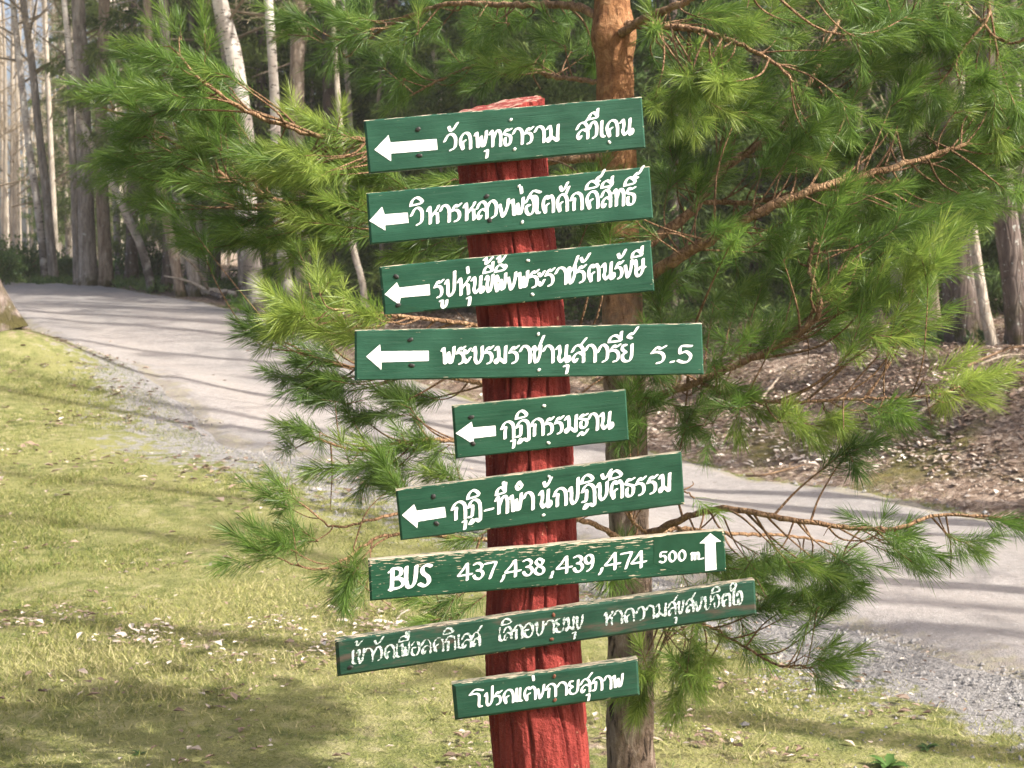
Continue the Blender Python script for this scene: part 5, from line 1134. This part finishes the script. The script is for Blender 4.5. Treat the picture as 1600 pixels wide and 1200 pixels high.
stick('fallen_log', 'pale birch log lying in front of the slanting trunks on the left', 'log', [(276, 446, 25.6, .10), (300, 450, 25.2, .10), (330, 455, 24.8, .09), (366, 461, 24.4, .08)], .075, .05, 'pale', 3)
stick('fallen_log', 'darker log crossing under the pale birch log on the left', 'log', [(290, 440, 26.4, .10), (320, 455, 25.3, .08), (345, 468, 23.9, .06)], .05, .035, 'brown', 2)
stick('fallen_branch', 'bent pale root branch beside the foot of the big birch', 'branch', [(372, 492, 21.6, .02), (388, 484, 21.7, .16), (402, 486, 21.6, .18), (414, 494, 21.3, .02)], .028, .012, 'tan', 3)

def rock(label, x, y, Y, s):
    c = P(x, y, Y); c[2] = gz(c[0], Y); bm = bmesh.new(); bmesh.ops.create_icosphere(bm, subdivisions=4, radius=1)
    for v in bm.verts:
        n_ = mnoise.noise(v.co * 1.3 + Vector((x, y, 0))) * .28 + mnoise.noise(v.co * 4) * .07; v.co = Vector((v.co.x * s[0], v.co.y * s[1], v.co.z * s[2])) * (1 + n_)
    me = bpy.data.meshes.new('rock'); bm.to_mesh(me); bm.free(); me.materials.append(MT['rock']); me.polygons.foreach_set('use_smooth', [True] * len(me.polygons))
    o = bpy.data.objects.new('rock', me); COL.objects.link(o); o.location = c; tag(o, label, 'rock')
rock('flat grey rock half sunk in leaves on the right bank', 1405, 656, 12.7, (.14, .12, .055))
rock('small grey stone on the bank beside the flat grey rock', 1376, 672, 12.4, (.05, .05, .03))

def rosette(label, x, y, Y, s, n):
    c = P(x, y, Y); c[2] = gz(c[0], Y); t = thing('leafy_plant', label, 'plant', tuple(c)); G = Geo()
    for k in range(n):
        a = k * 2.4 + RNG.normal(0, .2); L = s * RNG.uniform(.6, 1.1); d = np.array([math.cos(a), math.sin(a), 0]); sd = np.array([-d[1], d[0], 0]); el = RNG.uniform(.3, 1.0); r = []
        for j in range(7):
            u = j / 6; w = L * .17 * math.sin(math.pi * min(.1 + u * .93, 1)) * (1 + .18 * (-1) ** j); z = L * (el * u - .75 * u * u * el + .05); q = c + d * L * u + [0, 0, z]; r += [q - sd * w + [0, 0, w * .3], q, q + sd * w + [0, 0, w * .3]]
        i = np.arange(6)[:, None] * 3; G.add(np.array(r), q=np.concatenate([np.concatenate([i, i + 1, i + 4, i + 3], 1), np.concatenate([i + 1, i + 2, i + 5, i + 4], 1)]), a=RNG.uniform(.1, .6))
    G.build('leaf_rosette', MT['bush'], t, True, c)
rosette('green dandelion rosette in the grass near the gravel at lower right', 1388, 1168, 5.1, .085, 14)
rosette('smaller leafy plant in the grass left of the gravel corner', 1448, 1142, 5.3, .05, 10)
rosette('dark green little plant in the lower left grass', 218, 1160, 5.05, .035, 8)

# ------------------------------------------------------------------ thin pale volume added for the bright veil over the wood
def build_added_veil():
    V = [(x, y, z) for z in (-3.0, 26.0) for x, y in ((-130, -75), (130, -75), (130, 130), (-130, 130))]
    o = mesh('added_veil', V, [[3, 2, 1, 0], [4, 5, 6, 7], [0, 1, 5, 4], [1, 2, 6, 5], [2, 3, 7, 6], [3, 0, 4, 7]])
    m = bpy.data.materials.new('added_veil'); m.use_nodes = True; t = m.node_tree; t.nodes.clear()
    v = t.nodes.new('ShaderNodeVolumePrincipled'); v.inputs['Color'].default_value = (1.0, .97, .92, 1); v.inputs['Density'].default_value = .0010; v.inputs['Anisotropy'].default_value = .1
    t.links.new(v.outputs[0], t.nodes.new('ShaderNodeOutputMaterial').inputs['Volume']); o.data.materials.append(m); struct(o, 'thin pale veil of air added for glare over the wood', 'stuff')
build_added_veil()
